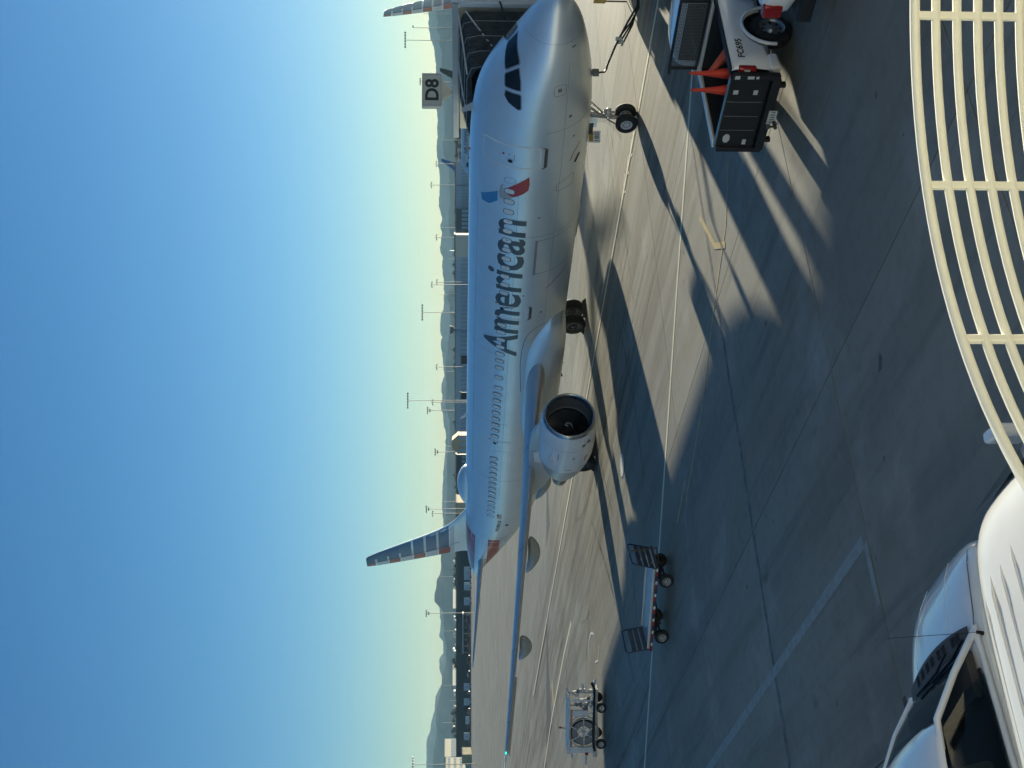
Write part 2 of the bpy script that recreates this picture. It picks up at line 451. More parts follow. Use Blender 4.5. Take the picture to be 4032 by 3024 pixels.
M_dmet = mat('dark_metal', (0.12, 0.12, 0.125), 0.45, 0.7, noise=0.3, nscale=6)
M_chrome = mat('polished_lip', (0.46, 0.47, 0.49), 0.30, 1.0, noise=0.15, nscale=2, rvar=0.08)
M_rim = mat('wheel_rim_white', (0.62, 0.63, 0.64), 0.4, 0.2, noise=0.2, nscale=20)

# fuselage
ss = [0.0, .03, .07, .12, .2, .3, .45, .6, .8, .98]
b = MB(); b.loft(frings(ss), True, False); b.build('radome', M_sil, plane, 40)
ss = [.98] + [1.0 + .25 * i for i in range(25)] + [8, 10, 12, 14, 16, 18, 20, 22, 24, 26, 28, 29, 30] + [30.5 + .5 * i for i in range(28)] + [44.2, 44.51]
b = MB(); b.loft(frings(ss), False, True); fus = b.build('fuselage', M_sil, plane, 40)
def ribbon(pts, w, closed=False, off=0.004):
    """line drawn on the skin through (s,z) points, w wide"""
    P = [fz(s_, z, off) for s_, z in pts]; n = len(P); b = MB(); vs_ = []
    for i, q in enumerate(P):
        a = P[(i - 1) % n] if closed else P[max(i - 1, 0)]; c = P[(i + 1) % n] if closed else P[min(i + 1, n - 1)]
        d = (c - a).normalized()
        cc, hh, ww = fsec(q.x); nr = Vector((0, q.y / ww ** 2, (q.z - cc) / hh ** 2)).normalized()
        k = d.cross(nr).normalized() * w / 2
        vs_ += [q + k, q - k]
    m = n if closed else n - 1
    b.add(vs_, [(2 * i, 2 * i + 1, 2 * ((i + 1) % n) + 1, 2 * ((i + 1) % n)) for i in range(m)])
    return b
def dense(pts, closed=True, k=6, rad=0.0):
    """subdivide, rounding corners by rad"""
    P = [Vector((x, y)) for x, y in pts]; n = len(P); Q = []
    for i in range(n):
        p = P[i]
        if rad and (closed or 0 < i < n - 1):
            a = P[(i - 1) % n]; c = P[(i + 1) % n]
            r1 = min(rad, (a - p).length / 2); r2 = min(rad, (c - p).length / 2)
            u = p + (a - p).normalized() * r1; v = p + (c - p).normalized() * r2
            for t in (0, .25, .5, .75, 1): Q.append((u * (1 - t) ** 2 + p * 2 * t * (1 - t) + v * t * t))
        else: Q.append(p)
    out = []; m = len(Q)
    for i in range(m if closed else m - 1):
        a, c = Q[i], Q[(i + 1) % m]; kk = max(1, int((c - a).length / 0.12))
        for j in range(kk): out.append(tuple(a + (c - a) * j / kk))
    if not closed: out.append(tuple(Q[-1]))
    return out
def decal(name, vf, m, parent, off=0.004, thick=False, mapper=None, step=(0.4, 0.08)):
    """flat (s, arc) polygons laid on the skin: cut into strips, then wrapped"""
    vs_, fs = vf
    bm = bmesh.new(); V = [bm.verts.new((x, y, 0)) for x, y in vs_]
    for f in fs:
        try: bm.faces.new([V[i] for i in f])
        except ValueError: pass
    for ax, st_ in ((0, step[0]), (1, step[1])):
        lo, hi = min(v[ax] for v in vs_), max(v[ax] for v in vs_); x = math.floor(lo / st_) * st_ + st_
        while x < hi:
            co = [0, 0, 0]; no = [0, 0, 0]; co[ax] = x; no[ax] = 1
            bmesh.ops.bisect_plane(bm, geom=bm.verts[:] + bm.edges[:] + bm.faces[:], plane_co=co, plane_no=no); x += st_
    mp = mapper or (lambda x, y: fpt(x, y, off))
    for v in bm.verts: v.co = mp(v.co.x, v.co.y)
    me = bpy.data.meshes.new(name); bm.to_mesh(me); bm.free(); me.materials.append(m)
    me.polygons.foreach_set('use_smooth', [True] * len(me.polygons))
    o = bpy.data.objects.new(name, me); COL.objects.link(o); o.parent = parent
    return o
def sz_decal(name, pts, m, parent=None, off=0.004, rad=0.0, step=(0.3, 0.06)):
    """polygon in (s, z) side view"""
    pts = dense(pts, True, rad=rad)
    return decal(name, (pts, [tuple(range(len(pts)))]), m, parent or plane, off, mapper=lambda x, y: fz(x, y, off), step=step)
# radome seam and skin joints
b = MB()
for s0, th0, th1 in ((.985, -1.5, 4.64), (4.0, -1.2, -.2), (9.1, -1.3, .1), (17.0, .4, 1.4), (22.6, .1, 1.5), (28.2, -1.3, 1.5), (35.2, -1.2, 1.5)):
    P = [fpt(s0, th0 + (th1 - th0) * i / 40, .003) for i in range(41)]
    vs_ = []
    for q in P: vs_ += [q + Vector((-.007, 0, 0)), q + Vector((.007, 0, 0))]
    b.add(vs_, [(2 * i, 2 * i + 1, 2 * i + 3, 2 * i + 2) for i in range(40)])
for z0, s0, s1 in ((4.05, 6.5, 30.0), (2.66, 1.6, 14.5), (5.45, 8, 30)):
    P = [fz(s0 + (s1 - s0) * i / 50, z0, .003) for i in range(51)]; vs_ = []
    for q in P: vs_ += [q + Vector((0, 0, -.005)), q + Vector((0, 0, .005))]
    b.add(vs_, [(2 * i, 2 * i + 1, 2 * i + 3, 2 * i + 2) for i in range(50)])
b.build('skin_joints', mat('skin_joint', (0.32, 0.33, 0.35), 0.5), plane)

# cockpit windows (starboard side as measured, mirrored to port)
CK = [[(1.79, .06, 4.57), (1.30, .10, 4.22), (1.80, .98, 4.20), (2.21, .80, 4.63)],
      [(2.30, .89, 4.63), (1.93, 1.07, 4.23), (2.26, 1.32, 4.17), (2.52, 1.45, 4.17), (2.60, 1.13, 4.63)],
      [(2.71, 1.21, 4.62), (2.65, 1.5, 4.15), (3.10, 1.65, 4.14), (3.15, 1.63, 4.22), (3.01, 1.43, 4.53), (2.87, 1.28, 4.64)]]
def nose_pt(s_, y_, z_, off):
    # push a measured point on to the lofted skin along its section's radius
    c, hh, w = fsec(s_); th = math.atan2((z_ - c) / hh, y_ / w); return fpt(s_, th, off)
for sg in (1, -1):
    for poly in CK:
        c = Vector((sum(p[0] for p in poly), sum(p[1] for p in poly), sum(p[2] for p in poly))) / len(poly)
        def lay(scale, off, fill, nm, m, parent):
            Q = []
            n = len(poly)
            for i in range(n):
                a, d = Vector(poly[i]), Vector(poly[(i + 1) % n])
                for t in (0.08, 0.3, 0.5, 0.7, 0.92): Q.append(c + (a + (d - a) * t - c) * scale)
            P = [nose_pt(q.x, q.y, q.z, off) for q in Q]
            cc = nose_pt(c.x, c.y, c.z, off)
            mid = [nose_pt(*(c + (q - c) * .5), off) for q in Q]
            if sg < 0: P = [Vector((p.x, -p.y, p.z)) for p in P]; mid = [Vector((p.x, -p.y, p.z)) for p in mid]; cc = Vector((cc.x, -cc.y, cc.z))
            n = len(P); bb = MB()
            bb.add(P + mid + [cc], [(i, (i + 1) % n, n + (i + 1) % n, n + i) for i in range(n)] + [(n + i, n + (i + 1) % n, 2 * n) for i in range(n)])
            return bb.build(nm, m, parent, 60)
        fr = lay(1.12, 0.006, True, 'cockpit_window_frame', mat('window_frame', (0.46, 0.48, 0.50), 0.35, 0.5), plane)
        lay(1.0, 0.014, True, 'cockpit_window', M_glass, fr)

# cabin windows, starboard: one shared mesh
WS = [6.76 + .531 * i for i in range(12)] + [14.73 + .53 * i for i in range(7)] + [18.68] + [19.54 + .5335 * i for i in range(9)] + [26.02 + .533 * i for i in range(17)]
wz = 4.37; th_w = math.asin((wz - ZC) / 2.07)
def rr_ring(w, h_, off, s0=10.0, n=6, p=3.2):
    out = []
    for i in range(24):
        t = 2 * math.pi * i / 24; cx_, sy_ = math.cos(t), math.sin(t)
        x = abs(cx_) ** (2 / p) * math.copysign(1, cx_) * w / 2; y = abs(sy_) ** (2 / p) * math.copysign(1, sy_) * h_ / 2
        q = fpt(s0, th_w + y / 2.02, off); out.append(Vector((q.x + x - s0, q.y, q.z)))
    return out
M_pane = mat('cabin_window_shade', (0.82, 0.85, 0.86), 0.3, coat=0.3, vary=0.08)
M_wfr = mat('cabin_window_frame', (0.14, 0.165, 0.19), 0.45, 0.2)
w_proto = None
for i, s_ in enumerate(WS):
    if w_proto is None:
        b = MB(); b.loft([rr_ring(.285, .40, .002), rr_ring(.28, .395, .006), rr_ring(.235, .345, .006)], False, False); w_proto = b.build('window_frame', M_wfr, plane, 50)
        b = MB(); b.loft([rr_ring(.238, .348, .003), rr_ring(.17, .28, .008)], False, True); w_pane = b.build('window_pane', M_pane, w_proto, 50)
        o = w_proto
    else:
        o = dup(w_proto, plane)
    zz = 0.0 if s_ < 13 else 0.03 if s_ < 20 else 0.06
    o.location = (s_, 0, zz)
    if s_ > 31:
        o.location = (s_, f_hw(s_) - 1.975, 0.06)
b = ribbon(dense([(6.09, 4.18), (6.35, 4.18), (6.35, 4.56), (6.09, 4.56)], True, rad=.12), .012, True); b.build('blanked_window', M_wfr, plane)

# doors: white painted outlines, scuff plate under the sill, little porthole and handle
def door(pts, rad, w, sill, name, port):
    d = ribbon(dense(pts, True, rad=rad), w, True, .006).build(name, M_wline, plane)
    if sill:
        (s0, s1, z) = sill
        sz_decal('scuff_plate', [(s0 - .05, z + .09), (s0, z), (s1, z), (s1 + .06, z + .09), (s1 + .06, z - .02), (s1 - .02, z - .11), (s0 + .02, z - .11), (s0 - .05, z - .02)], mat('scuff_plate', (.11, .105, .095), .5), d)
    if port:
        s0, z = port
        b = MB(); c_ = fz(s0, z, .006)
        ring = [fz(s0 + .075 * math.cos(t), z + .085 * math.sin(t), .008) for t in [2 * math.pi * i / 16 for i in range(16)]]
        b.add(ring, [tuple(range(16))]); b.build('porthole', M_glass, d)
        for (a, b_, c2, d2) in ((-.32, -.26, .06, .02), (-.34, -.02, -.12, -.14), (-.1, -.08, -.1, .12)):
            sz_decal('door_handle', [(s0 + a, z + c2), (s0 + b_, z + c2), (s0 + b_, z + d2), (s0 + a, z + d2)], mat('door_marking', (.33, .36, .40), .5), d)
        sz_decal('door_placard', [(s0 - .30, z + .20), (s0 - .22, z + .20), (s0 - .22, z + .27), (s0 - .30, z + .27)], M_red, d)
door([(4.62, 3.40), (5.50, 3.40), (5.58, 4.1), (5.60, 4.7), (5.60, 5.28), (4.68, 5.28), (4.62, 4.7), (4.60, 4.1)],   .16, .062, (4.66, 5.50, 3.27), 'front_door', (5.30, 4.40))
door([(13.38, 3.46), (14.20, 3.46), (14.22, 4.1), (14.22, 5.0), (13.52, 5.0), (13.42, 4.3)], .14, .055, (13.42, 14.2, 3.34), 'second_door', (13.62, 4.42))
door([(24.16, 3.43), (25.10, 3.43), (25.22, 4.1), (25.28, 5.1), (24.42, 5.1), (24.3, 4.4)], .12, .055, None, 'rear_overwing_door', (24.5, 4.42))
door([(35.95, 3.62), (36.75, 3.70), (36.85, 4.6), (36.75, 5.42), (36.0, 5.42), (35.93, 4.6)], .12, .05, None, 'aft_door', None)
# cargo door, service panels, small skin marks
ribbon(dense([(9.35, 2.0), (9.35, 3.25), (11.3, 3.25), (11.3, 2.0)], False, rad=.1), .016).build('cargo_door_seam', M_line, plane)
sz_decal('cargo_door_hinge', [(9.3, 3.25), (11.35, 3.25), (11.35, 3.33), (9.3, 3.33)], mat('hinge_strip', (.44, .46, .49), .3, .5), plane, .012)
for pts, m in (([(2.25, 2.72), (2.62, 2.72), (2.62, 3.1), (2.25, 3.1)], 'a'), ([(6.3, 2.15), (6.85, 2.15), (6.85, 2.75), (6.5, 2.75)], 'b')):
    ribbon(dense(pts, True, rad=.08), .014, True).build('service_panel', mat('panel_red_outline', (.36, .20, .19), .5) if m == 'a' else M_wfr, plane)
sz_decal('latch_plate', [(2.36, 2.86), (2.48, 2.86), (2.48, 2.99), (2.36, 2.99)], mat('latch', (.3, .29, .25), .5, .4), plane)
for s_, z, a, c_ in ((3.55, 2.5, .05, .09), (4.5, 2.3, .03, .07), (1.15, 2.55, .02, .13), (8.05, 3.28, .05, .05), (13.9, 2.85, .04, .10), (12.62, 3.62, .04, .06)):
    sz_decal('vent_port', [(s_ - a, z - c_ / 2), (s_ + a, z - c_ / 2), (s_ + a, z + c_ / 2), (s_ - a, z + c_ / 2)], M_line, plane, rad=.02)
for P in ([(5.0, 2.02), (5.3, 2.25), (5.6, 2.35)], [(11.7, 1.95), (12.2, 2.5), (12.4, 2.75)]):
    ribbon(dense(P, False), .035).build('red_mark', M_red, plane)
sz_decal('static_port', [(5.55, 1.98), (5.85, 2.12), (5.8, 2.2), (5.5, 2.06)], M_blk, plane)

# titles and emblem
vf = text_poly('American', 1.0, 0.015)
vs_, fs = vf
th_b, th_c = 0.03, 0.775
ymin, ymax = 0.0, max(v[1] for v in vs_)
capy = max(v[1] for v in text_poly('A', 1.0, 0.015)[0])
x0, x1 = min(v[0] for v in vs_), max(v[0] for v in vs_)
vs_ = [(16.84 - (v[0] - x0) / (x1 - x0) * 8.64, th_b + v[1] / capy * (0.745 - th_b)) for v in vs_]
decal('american_title', (vs_, fs), M_txt, plane, .005, step=(0.5, 0.045))
sz_decal('emblem_blue', [(7.56, 5.34), (7.60, 5.33), (7.86, 5.30), (7.80, 5.05), (7.42, 4.77), (6.93, 4.77), (7.10, 4.95), (7.32, 5.15)], M_lblue, plane)
sz_decal('emblem_grey', [(6.44, 4.59), (6.60, 4.69), (6.94, 4.73), (7.20, 4.70), (7.26, 4.56), (7.18, 4.38), (7.05, 4.28), (6.98, 4.42), (6.80, 4.56), (6.66, 4.60)], M_grey, plane)
sz_decal('emblem_red', [(6.71, 4.56), (6.35, 4.18), (5.93, 3.73), (6.30, 3.70), (6.58, 3.73), (6.78, 3.90), (6.95, 4.12), (7.02, 4.28), (6.94, 4.44), (6.82, 4.53)], M_red, plane)
vs_, fs = fit2d(text_poly('N180US', 1, .03), 0, 1, 0, 1)
decal('registration', ([(34.25 - v[0] * 1.45, fth(33.5, 3.88) + v[1] * .11) for v in vs_], fs), M_txt, plane, .006)
# little flag
fl = sz_decal('flag', [(32.05, 3.86), (32.62, 3.86), (32.62, 4.10), (32.05, 4.10)], M_white, plane, .005)
for i in range(4): sz_decal('flag_stripe', [(32.05, 3.86 + .066 * i), (32.62, 3.86 + .066 * i), (32.62, 3.89 + .066 * i), (32.05, 3.89 + .066 * i)], M_red, fl, .008)
sz_decal('flag_canton', [(32.05, 3.98), (32.30, 3.98), (32.30, 4.10), (32.05, 4.10)], M_txt, fl, .010)
sz_decal('fleet_number', [(33.35, 3.45), (33.6, 3.45), (33.6, 3.6), (33.35, 3.6)], M_txt, plane)

# tail bands on the rear fuselage
def band(name, s0, s1, z0, z1, m, n=24):
    b = MB(); vs_ = []
    k = 8
    for i in range(n + 1):
        s_ = s0 + (s1 - s0) * i / n
        for j in range(k + 1):
            zz = z0(s_) + (z1(s_) - z0(s_)) * j / k
            vs_.append(fz(s_, zz, .005))
    b.add(vs_, [(i * (k + 1) + j, (i + 1) * (k + 1) + j, (i + 1) * (k + 1) + j + 1, i * (k + 1) + j + 1) for i in range(n) for j in range(k)])
    return b.build(name, m, plane, 60)
topz = lambda s_: sum(fsec(s_)[:2]) - .02
band('tail_band_red', 36.0, 42.2, lambda s_: min(5.21, topz(s_) - .01), lambda s_: min(5.72, topz(s_)), M_red)
band('tail_band_red', 35.6, 40.6, lambda s_: max(3.85, fsec(s_)[0] - fsec(s_)[1] + .04), lambda s_: 4.50, M_red)
band('tail_band_white', 35.4, 36.3, lambda s_: 3.45, lambda s_: 3.83, M_white)
for sg in (1,):
    ribbon(dense([(39.2, 4.46), (40.6, 4.52), (40.9, 4.75), (40.4, 5.0), (39.6, 4.95)], True, rad=.2), .05, True, .01).build('stabilizer_seal', M_dmet, plane)

# wings
def airfoil(le, chord, y, z, tk, n=18, tw=0.0):
    P = []
    for i in range(n + 1):
        x = (1 - math.cos(math.pi * i / n)) / 2
        t = 5 * tk * (.2969 * math.sqrt(x) - .126 * x - .3516 * x ** 2 + .2843 * x ** 3 - .1015 * x ** 4); c_ = .02 * (1 - (2 * x - 1) ** 2)
        P.append((x, t + c_))
    L_ = []
    for i in range(n, -1, -1):
        x = P[i][0]; c_ = .02 * (1 - (2 * x - 1) ** 2); L_.append((x, -(P[i][1] - c_) * .85 + c_))
    out = [(le + x * chord, y, z + q * chord - tw * x * chord) for x, q in P] + [(le + x * chord, y, z + q * chord - tw * x * chord) for x, q in L_[1:-1]]
    return out
W_SEC = [(0.5, 16.45, 6.9, 2.62, .14), (2.1, 17.3, 6.3, 2.72, .135), (4.2, 18.4, 5.35, 2.93, .125), (6.4, 19.55, 4.45, 3.14, .115), (9.5, 21.2, 3.5, 3.45, .11), (13, 23.05, 2.5, 3.80, .105), (15.6, 24.4, 1.72, 4.07, .10), (16.35, 24.8, 1.45, 4.16, .10)]
M_slat = mat('slat_metal', (0.55, 0.57, 0.59), 0.28, 0.7, noise=0.1, nscale=2)
for sg, nm in ((1, 'wing'), (-1, 'wing')):
    b = MB(); b.loft([airfoil(le, c_, sg * y, z, tk, tw=.03) for y, le, c_, z, tk in W_SEC]); w = b.build(nm, M_wing, plane, 35)
    # thin wing-tip fence running out past the light
    fen = MB(); y = sg * 16.35
    fen.loft([[(24.82, y, 4.12), (26.25, y, 4.12), (26.25, y, 4.20), (24.82, y, 4.20)], [(25.25, y + sg * .45, 4.20), (26.35, y + sg * .45, 4.20), (26.35, y + sg * .45, 4.24), (25.25, y + sg * .45, 4.24)]])
    fen.loft([[(25.3, y + sg * .45, 4.0), (26.4, y + sg * .45, 4.0), (26.4, y + sg * .49, 4.0), (25.3, y + sg * .49, 4.0)], [(25.6, y + sg * .52, 4.48), (26.5, y + sg * .52, 4.48), (26.5, y + sg * .55, 4.48), (25.6, y + sg * .55, 4.48)]])
    fen.build('wingtip_fence', M_white, w, 40)
    if sg > 0:
        b = MB(); b.lathe([(0, .01), (.03, .03), (.10, .03), (.13, .01)], (24.72, 16.3, 4.19), (1, .3, 0), 12, True, True)
        b.build('navigation_light', mat('green_lamp', (.02, .5, .3), .2, emit=(.02, 1, .5), estr=1.0), w, 60)
    # slat joints and flap track fairings
    for y in (5.0, 8.9, 12.6, 15.2):
        i = next(k for k in range(len(W_SEC) - 1) if W_SEC[k][0] <= y <= W_SEC[k + 1][0]); A, B = W_SEC[i], W_SEC[i + 1]; t = (y - A[0]) / (B[0] - A[0])
        le, ch, z, tk = (A[k] + (B[k] - A[k]) * t for k in (1, 2, 3, 4))
        ring = airfoil(le - .004, ch * 1.004, sg * y, z, tk * 1.03, tw=.03)
        b = MB(); b.loft([[(x, yy - .012, zz) for x, yy, zz in ring[:6] + ring[-6:]], [(x, yy + .012, zz) for x, yy, zz in ring[:6] + ring[-6:]]], False, False, True)
        b.build('slat_joint', M_line, w)
    for y, x0, x1, zt, zb in ((4.6, 21.4, 25.0, 2.70, 2.05), (7.9, 22.0, 25.9, 3.2, 2.72), (11.9, 23.2, 26.2, 3.62, 3.22)):
        b = MB(); rings = []
        for i in range(13):
            t = i / 12; x = x0 + (x1 - x0) * t; rr = .24 * math.sin(math.pi * min(1, max(0.02, t ** .8))) ** .6 + .01
            rings.append([(x, sg * (y + rr * .75 * math.cos(a)), zt - .18 + (zb - zt) * .5 * math.sin(math.pi * t) + rr * 1.1 * math.sin(a)) for a in [2 * math.pi * j / 14 for j in range(14)]])
        b.loft(rings); b.build('flap_track_fairing', mat('fairing_grey', (.40, .42, .42), .4, .1, noise=.12, nscale=2), w, 60)
    # flap / aileron edge dropped a little
    b = MB(); b.loft([[(25.55, sg * 12.9, 3.70), (26.3, sg * 12.9, 3.62), (26.3, sg * 12.9, 3.58), (25.55, sg * 12.9, 3.60)], [(26.0, sg * 16.0, 4.05), (26.5, sg * 16.0, 3.98), (26.5, sg * 16.0, 3.95), (26.0, sg * 16.0, 3.98)]]); b.build('aileron', M_wing, w, 40)
    # belly side fairing over the root
    b = MB(); rings = []
    for i in range(21):
        t = i / 20; s_ = 14.6 + 12.4 * t; q = math.sin(math.pi / 2 * t / .2) ** .6 if t < .2 else 1.0 if t < .55 else max(0, math.cos(math.pi / 2 * (t - .55) / .45)) ** .7
        yo = sg * (1.55 + .55 * q); zt = 2.5 + .95 * q if t < .5 else 2.3 + 1.15 * q; zb = 1.95 - .40 * q
        rings.append([(s_, yo * .55, zb), (s_, yo * .86, zb + .14), (s_, yo, zb + .55), (s_, yo * 1.0, (zb + zt) / 2), (s_, yo * .945, zt - .16), (s_, yo * .88, zt), (s_, yo * .4, zt), (s_, 0, zb + .4), (s_, 0, zb)])
    b.loft(rings); f_ = b.build('wing_root_fairing', M_sil, plane, 50, sub=1)
ribbon(dense([(15.25, 1.98), (14.68, 2.7), (15.15, 3.3), (16.1, 3.5), (17.5, 3.53), (19.7, 3.4)], False, rad=.5), .022, False, .012).build('fairing_seam', M_line, plane)
b = MB(); b.cyl((19.8, .7, 1.62), (20.35, .7, 1.45), .05, .03); b.cyl((20.3, 0.0, 1.6), (20.3, 0, 1.32), .02, .01); b.build('belly_antenna', M_blk, plane)

# engines
def engine(sg):
    y, z = sg * 5.75, 1.78
    e = empty('engine', (15.32, y, z)); e.parent = plane
    b = MB(); b.lathe([(.16, 1.055), (.35, 1.09), (.7, 1.125), (1.3, 1.15), (1.9, 1.15), (2.4, 1.135), (2.9, 1.07)], n=56); b.build('fan_cowl', M_white, e, 50)
    b = MB(); b.lathe([(2.9, 1.07), (3.3, .99), (3.8, .85), (4.3, .67), (4.72, .48), (4.74, .40), (4.5, .40)], n=56); b.build('reverser_sleeve', mat('sleeve_grey', (.50, .53, .55), .35, .3, noise=.1, nscale=2), e, 50)
    b = MB(); b.lathe([(4.3, .40), (4.75, .39), (5.3, .33), (5.48, .29), (5.47, .26), (4.9, .28)], n=40); b.build('exhaust_nozzle', mat('nozzle_metal', (.30, .27, .24), .35, .9, noise=.3, nscale=4), e, 50)
    b = MB(); b.lathe([(4.8, .2), (5.3, .15), (5.8, .02)], n=24, cap1=True); b.build('exhaust_plug', M_dmet, e, 60)
    b = MB(); b.lathe([(.16, 1.055), (.06, 1.03), (.01, .995), (0, .97), (.015, .945), (.07, .915), (.2, .89)], n=56); b.build('inlet_lip', M_chrome, e, 60)
    b = MB(); b.lathe([(.2, .89), (.4, .875), (.80, .87)], n=56); b.build('inlet_duct', mat('duct_grey', (.16, .17, .18), .4, .2), e, 60)
    b = MB(); b.lathe([(.80, .872), (.83, .868), (.90, .865)], n=56); b.build('fan_case_ring', mat('ring_tan', (.42, .43, .42), .4, .2), e, 60)
    b = MB(); b.lathe([(.90, .865), (1.25, .86)], n=56); b.lathe([(1.2, .86), (1.2, .02)], n=56); b.build('fan_backing', M_blk, e)
    nb = 36; proto = None
    for i in range(nb):
        if proto is None:
            bb = MB(); rings = []
            for k in range(5):
                r_ = .22 + .63 * k / 4; tw = .5 + .55 * k / 4; ch = .085
                dx, dy = math.cos(tw) * ch, math.sin(tw) * ch
                rings.append([(1.05 - dx, -dy, r_), (1.05, .012, r_), (1.05 + dx, dy, r_), (1.05, -.004, r_)])
            bb.loft(rings); proto = bb.build('fan_blade', mat('fan_blade', (.16, .165, .175), .3, .8), e, 40); o = proto
        else:
            o = proto.copy(); COL.objects.link(o); o.parent = e
        o.rotation_euler = (2 * math.pi * i / nb, 0, 0)
    b = MB(); b.lathe([(.72, .01), (.76, .05), (.9, .15), (1.08, .235)], n=32, cap0=True); sp = b.build('spinner', mat('spinner_dark', (.03, .03, .033), .35), e, 60)
    b = MB(); P = [(.745 + .17 * t, (.045 + .145 * t) * math.cos(5 * t), (.045 + .145 * t) * math.sin(5 * t)) for t in [i / 14 for i in range(15)]]
    b.tube(P, [.012 + .012 * (1 - i / 14) for i in range(15)], 5); b.build('spinner_spiral', M_white, sp, 60)
    # cowl seams, latches, logo plates (on the outboard side)
    b = MB()
    for x0, r0 in ((1.0, 1.142), (2.25, 1.122)):
        b.lathe([(x0 - .006, r0 + .004), (x0 + .006, r0 + .004)], n=56)
    b.lathe([(2.9, 1.074), (2.915, 1.072)], n=56); b.build('cowl_seams', M_wfr, e)
    def on(x, a, r_): return Vector((x, sg * r_ * math.cos(a), r_ * math.sin(a)))
    def plate(nm, x, a, w_, h_, m):
        r_ = 1.158 if x < 2 else 1.12
        bb = MB(); vs_ = []
        for i in range(3):
            for j in range(4): vs_.append(on(x - w_ / 2 + w_ * i / 2, a + (j / 3 - .5) * h_ / r_, r_))
        bb.add(vs_, [(i * 4 + j, i * 4 + j + 1, i * 4 + j + 5, i * 4 + j + 4) for i in range(2) for j in range(3)]); bb.build(nm, m, e, 60)
    plate('cowl_placard', .72, -.52, .18, .16, M_txt); plate('cowl_logo', .62, -.72, .15, .15, M_txt); plate('cowl_placard', 1.55, -.20, .16, .12, M_grey)
    plate('warning_mark', 1.95, -.66, .3, .05, M_red); plate('warning_mark', 1.8, -.72, .24, .06, M_red); plate('warning_mark', 2.1, -.58, .1, .1, M_txt)
    plate('access_panel', 1.5, .35, .5, .03, M_wfr); plate('access_panel', 2.45, -.1, .3, .3, M_grey)
    # strake
    b = MB(); b.prism([on(1.3, .55, 1.13), on(2.0, .55, 1.12), on(1.95, .60, 1.36), on(1.65, .59, 1.32)], (0, 0, .02)); b.build('strake', M_white, e)
    # pylon
    b = MB(); rings = []
    for x, zt, zb, hw in ((.55, 1.12, .95, .03), (1.0, 1.28, .95, .14), (1.6, 1.42, .95, .2), (2.6, 1.46, .8, .22), (3.6, 1.42, .5, .22), (4.6, 1.38, .35, .2), (5.6, 1.35, .62, .16), (6.6, 1.33, 1.0, .1), (7.2, 1.32, 1.22, .03)):
        rings.append([(x, -hw, zb), (x, -hw, (zt + zb) / 2), (x, -hw * .7, zt), (x, hw * .7, zt), (x, hw, (zt + zb) / 2), (x, hw, zb)])
    b.loft(rings); py = b.build('pylon', M_wing, e, 40)
    b = MB(); b.prism([(2.5, sg * .225, .95), (3.5, sg * .225, .6), (3.5, sg * .225, 1.2), (2.6, sg * .225, 1.3)], (0, sg * .006, 0)); b.build('pylon_panel', M_white, py)
    return e
engine(1); engine(-1)

# fin with dorsal fillet, rudder, painted stripes
def finpt(x, z, sg, off): return None
FIN = [(5.55, 34.6, 41.0), (5.8, 35.4, 41.0), (6.05, 36.0, 41.05), (6.5, 36.95, 41.25), (7.3, 37.98, 41.58), (9.6, 39.95, 42.55), (11.55, 41.65, 43.25), (11.78, 41.95, 43.30), (11.86, 42.2, 43.28)]
f_le = pchip([r[0] for r in FIN], [r[1] for r in FIN]); f_te = pchip([r[0] for r in FIN], [r[2] for r in FIN])
def fin_hw(x, z):
    le, te = f_le(z), f_te(z); t = min(1, max(0, (x - le) / (te - le)))
    tk = (.24 - .028 * (z - 5.6)) * (1 if z < 11.7 else .5)
    return max(.004, tk * 3.2 * (.2969 * math.sqrt(t) - .126 * t - .3516 * t * t + .2843 * t ** 3 - .1015 * t ** 4) * 1.6)
b = MB(); rings = []
for z in [5.5, 5.7, 5.9, 6.1, 6.4, 6.8, 7.3, 8, 8.8, 9.6, 10.4, 11.1, 11.55, 11.75, 11.84]:
    le, te = f_le(z), f_te(z); xs = [le + (te - le) * (1 - math.cos(math.pi * i / 16)) / 2 for i in range(17)]
    rings.append([(x, fin_hw(x, z), z) for x in xs] + [(x, -fin_hw(x, z), z) for x in xs[-2:0:-1]])
b.loft(rings); fin = b.build('vertical_fin', M_sil, plane, 40)
def fin_patch(nm, f0, f1, z0, z1, m, both=True):
    """chord fractions f0..f1 between heights z0..z1"""
    for sg in (1, -1):
        b = MB(); vs_ = []; nx, nz = 6, 4
        for i in range(nx + 1):
            for j in range(nz + 1):
                z = z0 + (z1 - z0) * j / nz; x = f_le(z) + (f_te(z) - f_le(z)) * (f0 + (f1 - f0) * i / nx)
                vs_.append((x, sg * (fin_hw(x, z) + .006), z))
        b.add(vs_, [(i * (nz + 1) + j, (i + 1) * (nz + 1) + j, (i + 1) * (nz + 1) + j + 1, i * (nz + 1) + j + 1) for i in range(nx) for j in range(nz)])
        b.build(nm, m, fin, 60)
BL = [(11.28, 11.82), (10.52, 11.15), (9.78, 10.40), (9.0, 9.66), (8.24, 8.88), (7.47, 8.10), (6.72, 7.34)]
blues = [mat('tail_blue_%d' % i, c_, .3, coat=.3, noise=.35, nscale=.9, stretch=(.5, 1, 2.2)) for i, c_ in enumerate(((.035, .11, .22), (.03, .12, .26), (.025, .10, .28), (.035, .14, .28), (.03, .15, .36), (.035, .14, .33), (.03, .13, .30)))]
